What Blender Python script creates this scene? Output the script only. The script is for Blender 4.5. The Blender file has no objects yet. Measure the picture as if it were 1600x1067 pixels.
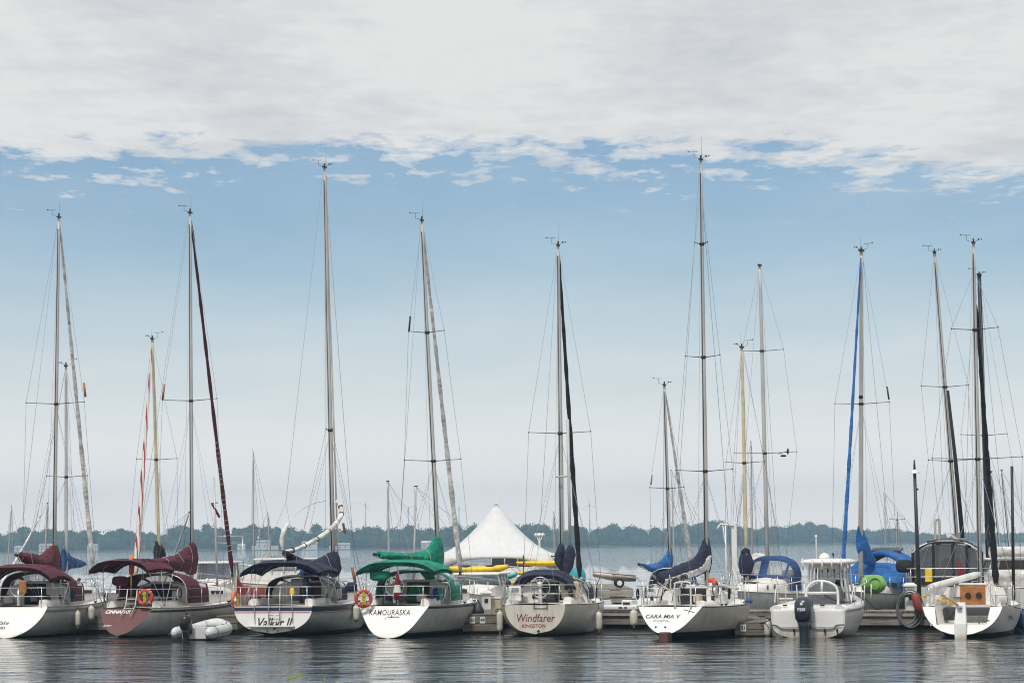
import bpy, math, random
from mathutils import Vector, Matrix, noise
random.seed(7)
scene = bpy.context.scene
COL = scene.collection
R = math.radians
PI = math.pi
# ---------------------------------------------------------------- camera
F = 4050.0
CAMZ = 3.07
PITCH = math.atan((850 - 533.5) / F)
ROLL = R(-0.5)
cam_m = Matrix.Translation((0, 0, CAMZ)) @ Matrix.Rotation(PI / 2 + PITCH, 4, 'X') @ Matrix.Rotation(ROLL, 4, 'Z')
cd = bpy.data.cameras.new('camera')
cd.sensor_width = 36
cd.lens = F / 1600 * 36
cd.clip_end = 20000
cd.clip_start = 0.5
cam = bpy.data.objects.new('camera', cd)
cam.matrix_world = cam_m
COL.objects.link(cam)
scene.camera = cam
CO = Vector((0, 0, CAMZ))
def ray(px, py):
    return (cam_m.to_3x3() @ Vector(((px - 800) / F, (533.5 - py) / F, -1))).normalized()
def P(px, py, Y):
    d = ray(px, py)
    return CO + d * (Y / d.y)
def W(px, py, z=0.0):
    d = ray(px, py)
    return CO + d * ((z - CAMZ) / d.z)
# ---------------------------------------------------------------- materials
MATS = {}
def nodes_of(name):
    m = bpy.data.materials.new(name)
    m.use_nodes = True
    return m, m.node_tree.nodes, m.node_tree.links, m.node_tree.nodes['Principled BSDF']
def mat(name, col, rough=0.5, metal=0.0, var=0.08, scale=3.0, bump=0.0, bscale=20.0, dirt=None, dz=None, stretch=(1, 1, 1), coat=0.0):
    """painted / cloth / metal surface with cloudy wear and optional bump"""
    if name in MATS:
        return MATS[name]
    m, N, Lk, B = nodes_of(name)
    tc = N.new('ShaderNodeTexCoord')
    mp = N.new('ShaderNodeMapping'); mp.inputs['Scale'].default_value = stretch
    Lk.new(tc.outputs['Object'], mp.inputs[0])
    n = N.new('ShaderNodeTexNoise'); n.inputs['Scale'].default_value = scale; n.inputs['Detail'].default_value = 5
    Lk.new(mp.outputs[0], n.inputs['Vector'])
    r = N.new('ShaderNodeValToRGB')
    r.color_ramp.elements[0].position = 0.3; r.color_ramp.elements[1].position = 0.7
    c = Vector(col)
    d = Vector(dirt) if dirt else c * (1 - 2 * var)
    r.color_ramp.elements[0].color = (*d, 1)
    r.color_ramp.elements[1].color = (*[min(1, x * (1 + var)) for x in c], 1)
    Lk.new(n.outputs['Fac'], r.inputs[0])
    Lk.new(r.outputs[0], B.inputs['Base Color'])
    B.inputs['Roughness'].default_value = rough
    B.inputs['Metallic'].default_value = metal
    if coat: B.inputs['Coat Weight'].default_value = coat
    if bump:
        n2 = N.new('ShaderNodeTexNoise'); n2.inputs['Scale'].default_value = bscale; n2.inputs['Detail'].default_value = 4
        Lk.new(mp.outputs[0], n2.inputs['Vector'])
        b = N.new('ShaderNodeBump'); b.inputs['Strength'].default_value = 1; b.inputs['Distance'].default_value = bump
        Lk.new(n2.outputs['Fac'], b.inputs['Height']); Lk.new(b.outputs[0], B.inputs['Normal'])
    MATS[name] = m
    return m
def hullpaint(name, col, stain=(0.33, 0.30, 0.24)):
    """gelcoat with faint vertical run-off stains and scum near the water"""
    m, N, Lk, B = nodes_of(name)
    tc = N.new('ShaderNodeTexCoord')
    mp = N.new('ShaderNodeMapping'); mp.inputs['Scale'].default_value = (2.2, 2.2, 0.35)
    Lk.new(tc.outputs['Object'], mp.inputs[0])
    n = N.new('ShaderNodeTexNoise'); n.inputs['Scale'].default_value = 2.5; n.inputs['Detail'].default_value = 6
    Lk.new(mp.outputs[0], n.inputs['Vector'])
    r = N.new('ShaderNodeValToRGB'); r.color_ramp.elements[0].position = 0.45; r.color_ramp.elements[1].position = 0.8
    r.color_ramp.elements[0].color = (0, 0, 0, 1); r.color_ramp.elements[1].color = (0.6, 0.6, 0.6, 1)
    Lk.new(n.outputs['Fac'], r.inputs[0])
    mx = N.new('ShaderNodeMix'); mx.data_type = 'RGBA'
    mx.inputs[6].default_value = (*col, 1); mx.inputs[7].default_value = (*stain, 1)
    Lk.new(r.outputs[0], mx.inputs[0])
    sz = N.new('ShaderNodeSeparateXYZ'); Lk.new(tc.outputs['Object'], sz.inputs[0])
    n6 = N.new('ShaderNodeTexNoise'); n6.inputs['Scale'].default_value = 3; n6.inputs['Detail'].default_value = 5; Lk.new(tc.outputs['Object'], n6.inputs['Vector'])
    s1 = N.new('ShaderNodeMath'); s1.operation = 'MULTIPLY_ADD'; s1.inputs[1].default_value = .55; s1.inputs[2].default_value = -.17; Lk.new(n6.outputs['Fac'], s1.inputs[0])
    s2 = N.new('ShaderNodeMath'); s2.operation = 'SUBTRACT'; Lk.new(s1.outputs[0], s2.inputs[0]); Lk.new(sz.outputs[2], s2.inputs[1])
    s3 = N.new('ShaderNodeMath'); s3.operation = 'MULTIPLY_ADD'; s3.use_clamp = True; s3.inputs[1].default_value = 5; s3.inputs[2].default_value = .45; Lk.new(s2.outputs[0], s3.inputs[0])
    m3 = N.new('ShaderNodeMix'); m3.data_type = 'RGBA'; Lk.new(s3.outputs[0], m3.inputs[0]); Lk.new(mx.outputs[2], m3.inputs[6]); m3.inputs[7].default_value = (col[0] * .62, col[1] * .57, col[2] * .46, 1)
    Lk.new(m3.outputs[2], B.inputs['Base Color'])
    B.inputs['Roughness'].default_value = 0.3
    MATS[name] = m
    return m
hullpaint('hull_white', (0.66, 0.655, 0.63)); hullpaint('hull_cream', (0.60, 0.575, 0.50))
hullpaint('transom_white', (0.78, 0.78, 0.77), (0.6, 0.58, 0.52)); hullpaint('transom_maroon', (0.125, 0.042, 0.045), (0.16, 0.08, 0.08))
hullpaint('hull_red', (0.36, 0.035, 0.03))
for _n in ('transom_white', 'transom_maroon'): MATS[_n].node_tree.nodes['Principled BSDF'].inputs['Roughness'].default_value = .5
mat('deck_white', (0.80, 0.79, 0.765), 0.5, var=0.02, scale=4, dirt=(0.70, 0.68, 0.64))
mat('deck_grey', (0.45, 0.46, 0.46), 0.6)
mat('antifoul_navy', (0.012, 0.022, 0.045), 0.5); mat('antifoul_black', (0.012, 0.013, 0.015), 0.5); mat('antifoul_blue', (0.03, 0.12, 0.25), 0.5)
mat('stripe_navy', (0.01, 0.02, 0.055), 0.3); mat('stripe_red', (0.30, 0.015, 0.03), 0.3); mat('stripe_green', (0.01, 0.10, 0.07), 0.3)
mat('stripe_brown', (0.10, 0.045, 0.035), 0.4); mat('stripe_grey', (0.28, 0.28, 0.27), 0.4)
cl = dict(rough=0.85, var=0.22, scale=2.6, bump=0.07, bscale=4, stretch=(1, .6, 1.5))
mat('canvas_burgundy', (0.095, 0.014, 0.031), **cl); mat('canvas_wine', (0.115, 0.020, 0.028), **cl)
mat('canvas_navy', (0.018, 0.026, 0.062), **cl)
mat('canvas_green', (0.002, 0.26, 0.165), **cl); mat('canvas_blue', (0.018, 0.13, 0.40), **cl); mat('canvas_deepblue', (0.022, 0.075, 0.22), **cl)
mat('canvas_black', (0.016, 0.017, 0.022), **cl); mat('canvas_white', (0.70, 0.70, 0.68), **cl); mat('canvas_grey', (0.11, 0.115, 0.13), **cl)
mat('alu', (0.50, 0.50, 0.49), 0.45, metal=0.12, var=0.1, scale=1.0, stretch=(3, 3, .6))
mat('alu_cream', (0.62, 0.54, 0.34), 0.5, var=0.1); mat('alu_dark', (0.035, 0.038, 0.045), 0.45, metal=0.2)
mat('alu_white', (0.72, 0.72, 0.70), 0.4)
mat('steel', (0.62, 0.63, 0.64), 0.3, metal=0.6); mat('wire', (0.26, 0.28, 0.30), 0.5, metal=0.2, var=0.02); mat('fitting', (0.018, 0.018, 0.02), 0.5)
mat('rope_white', (0.62, 0.60, 0.54), 0.9, bump=0.004, bscale=60); mat('rope_dark', (0.02, 0.022, 0.028), 0.9); mat('rope_yellow', (0.62, 0.50, 0.05), 0.9)
mat('rubber', (0.014, 0.014, 0.015), 0.7); mat('fender_white', (0.66, 0.65, 0.58), 0.45, dirt=(0.50, 0.47, 0.38), scale=5)
mat('fender_navy', (0.02, 0.06, 0.16), 0.45); mat('fender_black', (0.03, 0.035, 0.04), 0.5)
mat('float_red', (0.28, 0.05, 0.045), 0.6)
mat('ring_red', (0.50, 0.06, 0.035), 0.55, var=0.1); mat('ring_orange', (0.80, 0.16, 0.03), 0.5)
mat('yellow', (0.86, 0.58, 0.02), 0.45, var=0.12); mat('yellow_flat', (0.62, 0.40, 0.02), 0.6); mat('cyan', (0.10, 0.36, 0.46), 0.5, var=0.15)
mat('teal', (0.03, 0.33, 0.36), 0.6); mat('kayak_green', (0.20, 0.42, 0.11), 0.45, var=0.12); mat('kayak_dark', (0.06, 0.22, 0.03), 0.6)
mat('wood_teak', (0.30, 0.115, 0.04), 0.5, var=0.25, scale=6, stretch=(6, 6, 1)); mat('wood_dark', (0.09, 0.03, 0.015), 0.5)
mat('wood_orange', (0.42, 0.17, 0.05), 0.45, var=0.2, scale=5, stretch=(1, 1, 6))
mat('flag_red', (0.20, 0.012, 0.022), 0.8); mat('flag_white', (0.75, 0.75, 0.75), 0.8)
mat('white_gloss', (0.76, 0.76, 0.75), 0.25, var=0.03); mat('hypalon', (0.60, 0.61, 0.62), 0.5, var=0.06); mat('grey_rub', (0.13, 0.135, 0.14), 0.6)
mat('dark_in', (0.018, 0.019, 0.02), 0.8); mat('outboard_grey', (0.035, 0.045, 0.062), 0.28, var=0.05); mat('outboard_black', (0.012, 0.012, 0.014), 0.3)
mat('cushion', (0.05, 0.05, 0.055), 0.8, bump=0.01, bscale=8); mat('ink_black', (0.015, 0.015, 0.02), 0.5); mat('ink_maroon', (0.22, 0.02, 0.03), 0.5); mat('ink_white', (0.75, 0.75, 0.75), 0.5)
mat('ink_navy', (0.02, 0.03, 0.09), 0.5); mat('ink_green', (0.015, 0.10, 0.05), 0.5); mat('seat_purple', (0.14, 0.12, 0.2), 0.6)
mat('house_white', (0.62, 0.62, 0.61), 0.7); mat('house_roof', (0.34, 0.34, 0.34), 0.8); mat('tent', (0.62, 0.63, 0.645), 0.6, var=0.03, bump=0.02, bscale=2)
mat('beige', (0.52, 0.44, 0.32), 0.6); mat('orange_bag', (0.55, 0.12, 0.045), 0.6)
mat('turbine_white', (0.55, 0.56, 0.57), 0.5)
def timber(name, c1, c2, axis):
    m, N, Lk, B = nodes_of(name)
    tc = N.new('ShaderNodeTexCoord')
    mp = N.new('ShaderNodeMapping'); mp.inputs['Scale'].default_value = (0.7, 8, 8) if axis == 0 else (8, .7, 8)
    Lk.new(tc.outputs['Object'], mp.inputs[0])
    n = N.new('ShaderNodeTexNoise'); n.inputs['Scale'].default_value = 1.6; n.inputs['Detail'].default_value = 8
    Lk.new(mp.outputs[0], n.inputs['Vector'])
    n3 = N.new('ShaderNodeTexNoise'); n3.inputs['Scale'].default_value = 1.3; n3.inputs['Detail'].default_value = 4
    Lk.new(tc.outputs['Object'], n3.inputs['Vector'])
    ad = N.new('ShaderNodeMath'); ad.operation = 'ADD'; Lk.new(n.outputs['Fac'], ad.inputs[0]); Lk.new(n3.outputs['Fac'], ad.inputs[1])
    r = N.new('ShaderNodeValToRGB'); r.color_ramp.elements[0].position = 0.75; r.color_ramp.elements[1].position = 1.25
    r.color_ramp.elements[0].color = (*c1, 1); r.color_ramp.elements[1].color = (*c2, 1)
    mr = N.new('ShaderNodeMath'); mr.operation = 'MULTIPLY'; mr.inputs[1].default_value = .8; Lk.new(ad.outputs[0], mr.inputs[0])
    r.color_ramp.elements[0].position = .6; r.color_ramp.elements[1].position = 1.0
    Lk.new(mr.outputs[0], r.inputs[0]); Lk.new(r.outputs[0], B.inputs['Base Color'])
    B.inputs['Roughness'].default_value = .85
    b = N.new('ShaderNodeBump'); b.inputs['Distance'].default_value = .01; Lk.new(n.outputs['Fac'], b.inputs['Height']); Lk.new(b.outputs[0], B.inputs['Normal'])
    MATS[name] = m
timber('timber_x', (0.085, 0.075, 0.062), (0.27, 0.24, 0.20), 0)
timber('timber_y', (0.12, 0.11, 0.09), (0.34, 0.31, 0.26), 1)
timber('timber_pale', (0.22, 0.20, 0.18), (0.42, 0.38, 0.34), 0)
timber('timber_wet', (0.03, 0.03, 0.022), (0.10, 0.095, 0.07), 0)
def clear_vinyl(name, tint, op):
    m, N, Lk, B = nodes_of(name)
    out = [n for n in N if n.type == 'OUTPUT_MATERIAL'][0]
    t = N.new('ShaderNodeBsdfTransparent'); t.inputs[0].default_value = (*tint, 1)
    mx = N.new('ShaderNodeMixShader'); mx.inputs[0].default_value = op
    B.inputs['Base Color'].default_value = (0.35, 0.36, 0.37, 1); B.inputs['Roughness'].default_value = .12
    Lk.new(t.outputs[0], mx.inputs[1]); Lk.new(B.outputs[0], mx.inputs[2]); Lk.new(mx.outputs[0], out.inputs[0])
    MATS[name] = m
clear_vinyl('vinyl', (0.8, 0.82, 0.83), .4)
clear_vinyl('vinyl_dark', (0.55, 0.57, 0.6), .2)
mat('window_dark', (0.02, 0.022, 0.026), 0.12, var=0.02)
# spiral striped furled sail (red/white)
m, N, Lk, B = nodes_of('spiral'); tc = N.new('ShaderNodeTexCoord'); w = N.new('ShaderNodeTexWave'); w.inputs['Scale'].default_value = .55
w.bands_direction = 'Z'; w.inputs['Distortion'].default_value = 1.0; mp = N.new('ShaderNodeMapping'); mp.inputs['Scale'].default_value = (6, 6, 1)
Lk.new(tc.outputs['Object'], mp.inputs[0]); Lk.new(mp.outputs[0], w.inputs[0]); r = N.new('ShaderNodeValToRGB')
w.bands_direction = 'DIAGONAL'
r.color_ramp.interpolation = 'CONSTANT'; r.color_ramp.elements[0].color = (.62, .61, .58, 1); r.color_ramp.elements[1].position = .72; r.color_ramp.elements[1].color = (.30, .03, .04, 1)
Lk.new(w.outputs[1], r.inputs[0]); Lk.new(r.outputs[0], B.inputs['Base Color']); B.inputs['Roughness'].default_value = .8; MATS['spiral'] = m
def M(n): return MATS[n]
# ---------------------------------------------------------------- mesh builder
class MB:
    def __init__(s): s.v = []; s.f = []; s.m = []; s.s = []
    def add(s, vs, fs, mi=0, sm=False):
        o = len(s.v); s.v += [Vector(v) for v in vs]
        for f in fs:
            s.f.append([o + i for i in f]); s.m.append(mi); s.s.append(sm)
        return s
    def grid(s, rows, mi=0, sm=True, close=False):
        n = len(rows[0]); vs = [p for r in rows for p in r]; fs = []
        for i in range(len(rows) - 1):
            for j in range(n if close else n - 1):
                k = (j + 1) % n
                fs.append((i * n + j, i * n + k, (i + 1) * n + k, (i + 1) * n + j))
        return s.add(vs, fs, mi, sm)
    def loft(s, rings, mi=0, sm=True, caps=True):
        s.grid(rings, mi, sm, True)
        if caps:
            for r, rev in ((rings[0], 1), (rings[-1], 0)):
                s.add(r, [list(range(len(r)))[::-1] if rev else list(range(len(r)))], mi, False)
        return s
    def tube(s, pts, r, n=6, mi=0, caps=True, closed=False, flat=1.0):
        pts = [Vector(p) for p in pts]; N_ = len(pts); rings = []
        rr = r if isinstance(r, (list, tuple)) else [r] * N_
        up = None
        for i, p in enumerate(pts):
            if closed: t = pts[(i + 1) % N_] - pts[i - 1]
            else: t = pts[min(i + 1, N_ - 1)] - pts[max(i - 1, 0)]
            if t.length < 1e-9: t = Vector((0, 0, 1))
            t.normalize()
            if up is None: up = Vector((0, 0, 1)) if abs(t.z) < .9 else Vector((1, 0, 0))
            a = t.cross(up)
            if a.length < 1e-4: a = t.cross(Vector((0, 1, 0)))
            a.normalize(); b = a.cross(t).normalized(); up = b
            rings.append([p + (a * math.cos(2 * PI * k / n) + b * math.sin(2 * PI * k / n) * flat) * rr[i] for k in range(n)])
        if closed:
            rings.append(rings[0]); s.grid(rings, mi, True, True)
        else: s.loft(rings, mi, True, caps)
        return s
    def box(s, c, d, mi=0, rz=0, rx=0, ry=0):
        M3 = Matrix.Rotation(rz, 3, 'Z') @ Matrix.Rotation(rx, 3, 'X') @ Matrix.Rotation(ry, 3, 'Y'); c = Vector(c)
        vs = [c + M3 @ Vector((x * d[0] / 2, y * d[1] / 2, z * d[2] / 2)) for x in (-1, 1) for y in (-1, 1) for z in (-1, 1)]
        return s.add(vs, [(0, 1, 3, 2), (4, 6, 7, 5), (0, 4, 5, 1), (2, 3, 7, 6), (0, 2, 6, 4), (1, 5, 7, 3)], mi)
    def ell(s, c, r, mi=0, nu=12, nv=8, e=1.0, rot=None):
        c = Vector(c); rings = []
        pw = lambda x: math.copysign(abs(x) ** e, x)
        for i in range(nv + 1):
            a = -PI / 2 + PI * i / nv
            ca = max(.02, math.cos(a))
            ring = []
            for j in range(nu):
                b = 2 * PI * j / nu
                q = Vector((r[0] * pw(ca) * pw(math.cos(b)), r[1] * pw(ca) * pw(math.sin(b)), r[2] * pw(math.sin(a))))
                if rot: q = rot @ q
                ring.append(c + q)
            rings.append(ring)
        return s.loft(rings, mi)
    def lathe(s, c, prof, n=16, mi=0, axis=None):
        c = Vector(c); q = axis or Matrix.Identity(3); rings = []
        for r_, z in prof:
            rings.append([c + q @ Vector((r_ * math.cos(2 * PI * k / n), r_ * math.sin(2 * PI * k / n), z)) for k in range(n)])
        return s.loft(rings, mi)
    def prism(s, poly, ext, mi=0):
        """poly: list of 3D points, ext: extrusion vector"""
        n = len(poly); e = Vector(ext); a = [Vector(p) for p in poly]; b = [p + e for p in a]
        fs = [list(range(n)), [n + i for i in range(n)][::-1]] + [(i, (i + 1) % n, n + (i + 1) % n, n + i) for i in range(n)]
        return s.add(a + b, fs, mi)
def obj(name, mb, mats, parent=None, bevel=0, solid=0, label=None, loc=None):
    me = bpy.data.meshes.new(name)
    vs = [tuple(v) for v in mb.v]
    me.from_pydata(vs, [], mb.f)
    if not isinstance(mats, (list, tuple)): mats = [mats]
    for m_ in mats: me.materials.append(M(m_) if isinstance(m_, str) else m_)
    me.polygons.foreach_set('material_index', mb.m)
    me.polygons.foreach_set('use_smooth', mb.s)
    me.validate(); me.update()
    import bmesh
    bm = bmesh.new(); bm.from_mesh(me); bmesh.ops.remove_doubles(bm, verts=bm.verts, dist=1e-5)
    if solid == 0: bmesh.ops.recalc_face_normals(bm, faces=bm.faces)
    bm.to_mesh(me); bm.free()
    o = bpy.data.objects.new(name, me); COL.objects.link(o)
    if parent: o.parent = parent
    if loc: o.location = loc
    if solid:
        md = o.modifiers.new('solid', 'SOLIDIFY'); md.thickness = solid; md.offset = 0
    if bevel:
        md = o.modifiers.new('bevel', 'BEVEL'); md.width = bevel; md.segments = 2; md.limit_method = 'ANGLE'
    if label: o['label'] = label
    return o
def tag(o, label, cat, group=None):
    o['label'] = label; o['category'] = cat
    if group: o['group'] = group
    return o
def thing(name, label, cat, loc=(0, 0, 0), rz=0, group=None):
    o = bpy.data.objects.new(name, None); COL.objects.link(o)
    o.empty_display_size = .2
    o.location = loc; o.rotation_euler = (0, 0, rz)
    return tag(o, label, cat, group)
def text(parent, s, size, mtx, m, shear=0, name='lettering', bold=0, spacing=1.0, sx=1.0):
    cu = bpy.data.curves.new('t', 'FONT'); cu.body = s; cu.size = size; cu.extrude = .004; cu.shear = shear
    cu.align_x = 'CENTER'; cu.align_y = 'CENTER'; cu.offset = bold; cu.space_character = spacing
    to = bpy.data.objects.new('t', cu); COL.objects.link(to)
    dg = bpy.context.evaluated_depsgraph_get()
    me = bpy.data.meshes.new_from_object(to.evaluated_get(dg))
    bpy.data.objects.remove(to); bpy.data.curves.remove(cu)
    me.transform(mtx @ Matrix.Diagonal((sx, 1, 1, 1)))
    me.materials.clear(); me.materials.append(M(m))
    me.name = name
    o = bpy.data.objects.new(name, me); COL.objects.link(o); o.parent = parent
    return o
def lerp(a, b, t): return a + (b - a) * t
def curve(pts, n=24):
    """Catmull-Rom through pts"""
    pts = [Vector(p) for p in pts]; out = []
    for i in range(len(pts) - 1):
        p0 = pts[max(i - 1, 0)]; p1 = pts[i]; p2 = pts[i + 1]; p3 = pts[min(i + 2, len(pts) - 1)]
        k = max(2, n // (len(pts) - 1))
        for j in range(k):
            t = j / k
            out.append(.5 * ((2 * p1) + (p2 - p0) * t + (2 * p0 - 5 * p1 + 4 * p2 - p3) * t * t + (3 * p1 - p0 - 3 * p2 + p3) * t ** 3))
    out.append(pts[-1]); return out
def sag(a, b, d, n=12):
    a = Vector(a); b = Vector(b)
    return [a.lerp(b, i / n) - Vector((0, 0, d * 4 * (i / n) * (1 - i / n))) for i in range(n + 1)]
# ---------------------------------------------------------------- boats
class Boat:
    def __init__(s, name, label, cat, stern, th, L, bs, B, hs, hb, rk=0.0, m=2, n=2, zk=0.0, br=1.1, hull='hull_white', transom='transom_white',
                 anti='antifoul_navy', boot='stripe_navy', sheer='hull_white', d1=.08, d2=.14, boot_z=(.05, .10), D=None, group=None, cap=None, far=False, stem=.6, tmid=.45, kb=None, kn=1.0, cut=None):
        s.__dict__.update(L=L, bs=bs, B=B, hs=hs, hb=hb, rk=rk, m=m, n=n, zk=zk, br=br, tm=tmid, kb=kb, kn=kn)
        w = W(*stern) if D is None else P(stern[0], 900, D)
        s.org = Vector((w.x, w.y, 0)); s.th = R(th)
        s.root = thing(name, label, cat, s.org, -s.th, group)
        s.mw = Matrix.Translation(s.org) @ Matrix.Rotation(-s.th, 4, 'Z'); s.inv = s.mw.inverted()
        s.f = Vector((math.sin(s.th), math.cos(s.th), 0))
        ns = 26
        T = [i / ns for i in range(ns + 1)]
        rows = []
        for t in T:
            zs = s.sh(t); k = s.keel(t)
            lv = []
            lv += [lerp(k, max(k, boot_z[0]), i / 3) for i in range(3)]
            a = max(k, boot_z[0]); b = max(k, boot_z[1])
            lv += [a, b]; top = zs - d2
            lv += [lerp(b, top, i / 8) for i in range(1, 9)]
            lv += [zs - d1, zs]
            rows.append([s.pt(t, z) for z in lv])
        nl = len(rows[0])
        hm = MB()
        mi = [1] * 3 + [2] + [0] * 8 + [3] + [4]
        for sx in (1, -1):
            for j in range(nl - 1):
                hm.grid([[Vector((p.x * sx, p.y, p.z)) for p in (r[j], r[j + 1])] for r in rows], mi[j])
        s.hullo = obj('hull', hm, [hull, anti, boot, sheer, cap or hull], s.root)
        # transom face
        r0 = rows[0]; tm = MB()
        if cut:
            zf, cw = cut
            r1 = [p for p in r0 if p.z < zf - .01]; pf = s.pt(0, zf); r2 = [pf] + [p for p in r0 if p.z > zf + .01]
            tm.grid([[Vector((-p.x, p.y, p.z)), Vector((p.x, p.y, p.z))] for p in r1 + [pf]], 0, False)
            for sx in (1, -1): tm.grid([[Vector((sx * p.x, p.y, p.z)), Vector((sx * (cw + .18 * (p.z - zf)), p.y, p.z))] for p in r2], 0, False)
        else: tm.grid([[Vector((-p.x, p.y, p.z)), Vector((p.x, p.y, p.z))] for p in r0], 0, False)
        s.tro = obj('transom', tm, [transom], s.root)
        # deck
        dk = MB(); dr = []
        for t in T:
            p = s.pt(t, s.sh(t)); dr.append([Vector((p.x * q, p.y, p.z + .05 * (1 - q * q) * min(1, p.x))) for q in (-1, -.6, -.2, .2, .6, 1)])
        if cut:
            zf, cw = cut; n0 = int(ns * .36)
            dk.grid(dr[n0:], 0)
            W1 = []
            for i in range(n0 + 1):
                p = s.pt(T[i], s.sh(T[i])); W1.append((p, min(cw + .1, p.x - .2)))
            for sx in (1, -1):
                dk.grid([[Vector((sx * p.x, p.y, p.z)), Vector((sx * w_, p.y, p.z + .03))] for p, w_ in W1], 0, False)
                dk.grid([[Vector((sx * w_, p.y, p.z + .03)), Vector((sx * (w_ - .12), p.y - (s.rk * .4 if p is W1[0][0] else 0), zf))] for p, w_ in W1], 0, False)
            dk.grid([[Vector((-(w_ - .12), p.y - (s.rk * .4 if p is W1[0][0] else 0), zf)), Vector((w_ - .12, p.y - (s.rk * .4 if p is W1[0][0] else 0), zf))] for p, w_ in W1], 0, False)
            p, w_ = W1[-1]; dk.add([(-w_, p.y, zf), (w_, p.y, zf), (w_, p.y, p.z + .03), (-w_, p.y, p.z + .03)], [(0, 1, 2, 3)])
        else: dk.grid(dr, 0)
        s.deck = obj('deck', dk, ['deck_white'], s.root)
        tr = MB()
        for sx in (1, -1):
            tr.tube([Vector((s.pt(t, s.sh(t)).x * sx, s.pt(t, s.sh(t)).y, s.sh(t) + .012)) for t in T], .018, 5)
        obj('toe_rail', tr, ['stripe_grey' if not far else 'deck_white'], s.root)
    def sh(s, t): return s.hs + (s.hb - s.hs) * t ** 1.7 - .05 * math.sin(PI * t)
    def keel(s, t): return lerp(s.zk, -.42, min(1, t / .35)) if t < .7 else lerp(-.42, -.1, (t - .7) / .3)
    def half(s, t):
        if t < s.tm: return lerp(s.bs, s.B, math.sin(PI / 2 * t / s.tm) ** .9)
        u = (t - s.tm) / (1 - s.tm); return max(.02, s.B * (1 - u ** 2.1) ** .85)
    def pt(s, t, z):
        zs = s.sh(t); k = s.keel(t); v = min(1, max(0, (zs - z) / (zs - k)))
        if s.kb is None: x = s.half(t) * max(0, (1 - v ** s.n)) ** (1 / s.m)
        else:
            f1 = (1 - (1 - s.kb) * v ** s.kn) * max(0, 1 - v ** 7) ** .5; x = s.half(t) * lerp(f1, max(0, 1 - v * v) ** .5, min(1, t / .55))
        y = t * s.L + s.rk * (z / s.hs) * max(0, 1 - t * 3) ** 2 - s.br * (1 - z / s.hb) * t ** 5
        return Vector((x, y, z))
    def edge(s, y, sx=1):
        t = min(1, max(0, y / s.L)); return Vector((s.half(t) * sx, y, s.sh(t)))
    def dz(s, y): return s.sh(min(1, max(0, y / s.L))) + .04
    def pix(s, px, py, yl):
        d = s.inv.to_3x3() @ ray(px, py); c = s.inv @ CO
        return c + d * ((yl - c.y) / d.y)
    def pixx(s, px, py, xl):
        d = s.inv.to_3x3() @ ray(px, py); c = s.inv @ CO
        return c + d * ((xl - c.x) / d.x)
    def part(s, name, mb, mats, par=None, **k): return obj(name, mb, mats, par or s.root, **k)
    def trans_mtx(s, x, z):
        a = Vector((0, s.rk / s.hs, 1)).normalized(); X = Vector((1, 0, 0)); Z = X.cross(a)
        c = Vector((x, s.rk * z / s.hs, z)) + Z * .006
        return Matrix(((X.x, a.x, Z.x, c.x), (X.y, a.y, Z.y, c.y), (X.z, a.z, Z.z, c.z), (0, 0, 0, 1)))
    def name_text(s, txt, px, py, h, m, shear=0, bold=0, sx=1.0, spacing=1.0):
        # point of the transom plane under that pixel
        d = s.inv.to_3x3() @ ray(px, py); c = s.inv @ CO; k = s.rk / s.hs
        t = (k * c.z - c.y) / (d.y - k * d.z); q = c + d * t
        return text(s.tro, txt, h, s.trans_mtx(q.x, q.z), m, shear, bold=bold, sx=sx, spacing=spacing)
    def cabin(s, y0, y1, w0, w1, h0, h1, win=(), wz=.55, door='dark_in', doorw=.8, doorx=0, bulk=None, wh=.13, wl=.3):
        mb = MB(); rings = []; K = 9
        for i in range(K + 1):
            t = i / K; y = lerp(y0, y1, t); w = lerp(w0, w1, t ** 1.6); h = lerp(h0, h1, t ** 1.8); zb = s.dz(y) - .05
            h = h if i < K else h * .3
            prof = [(-1, 0), (-.97, .5), (-.86, .86), (-.6, .97), (0, 1.06), (.6, .97), (.86, .86), (.97, .5), (1, 0)]
            rings.append([Vector((a * w, y, zb + b * (h + .05))) for a, b in prof])
        mb.loft(rings, 0)
        c = s.part('cabin', mb, ['deck_white'])
        s.cab = c; s.cy1 = y1; s.cz = lambda y: s.dz(y) + lerp(h0, h1, ((y - y0) / (y1 - y0)) ** 1.8)
        for sx in (1, -1):
            for y in win:
                t = (y - y0) / (y1 - y0); w = lerp(w0, w1, t ** 1.6); h = lerp(h0, h1, t ** 1.8)
                q = MB(); q.box((sx * (w * .975 + .004), y, s.dz(y) + h * wz), (.03, wl, wh), rz=-sx * math.atan((w0 - w1) * 1.2 / (y1 - y0)))
                s.part('window', q, ['window_dark'], c, bevel=.01)
        if door:
            q = MB(); q.box((doorx, y0 - .012, s.dz(y0) + h0 * .45), (doorw, .03, h0 * 1.05)); s.part('companionway', q, [door], c)
            q = MB(); q.box((doorx, y0 + .25, s.dz(y0) + h0 + .04), (doorw + .08, .6, .05)); s.part('sliding_hatch', q, ['deck_white'], c, bevel=.01)
        q = MB(); q.box((0, lerp(y0, y1, .72), s.cz(lerp(y0, y1, .72)) + .02), (.5, .5, .06)); s.part('deck_hatch', q, ['window_dark'], c, bevel=.015)
        for sx in (1, -1):
            q = MB(); q.tube([(sx * w0 * .6, lerp(y0, y1, k), s.cz(lerp(y0, y1, k)) + .07 + (0 if 0 < j < 5 else -.05)) for j, k in enumerate((.15, .17, .3, .45, .55, .57))], .014, 5)
            s.part('handrail', q, ['wood_teak' if s.far is False else 'steel'], c)
        return c
    far = False
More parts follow.
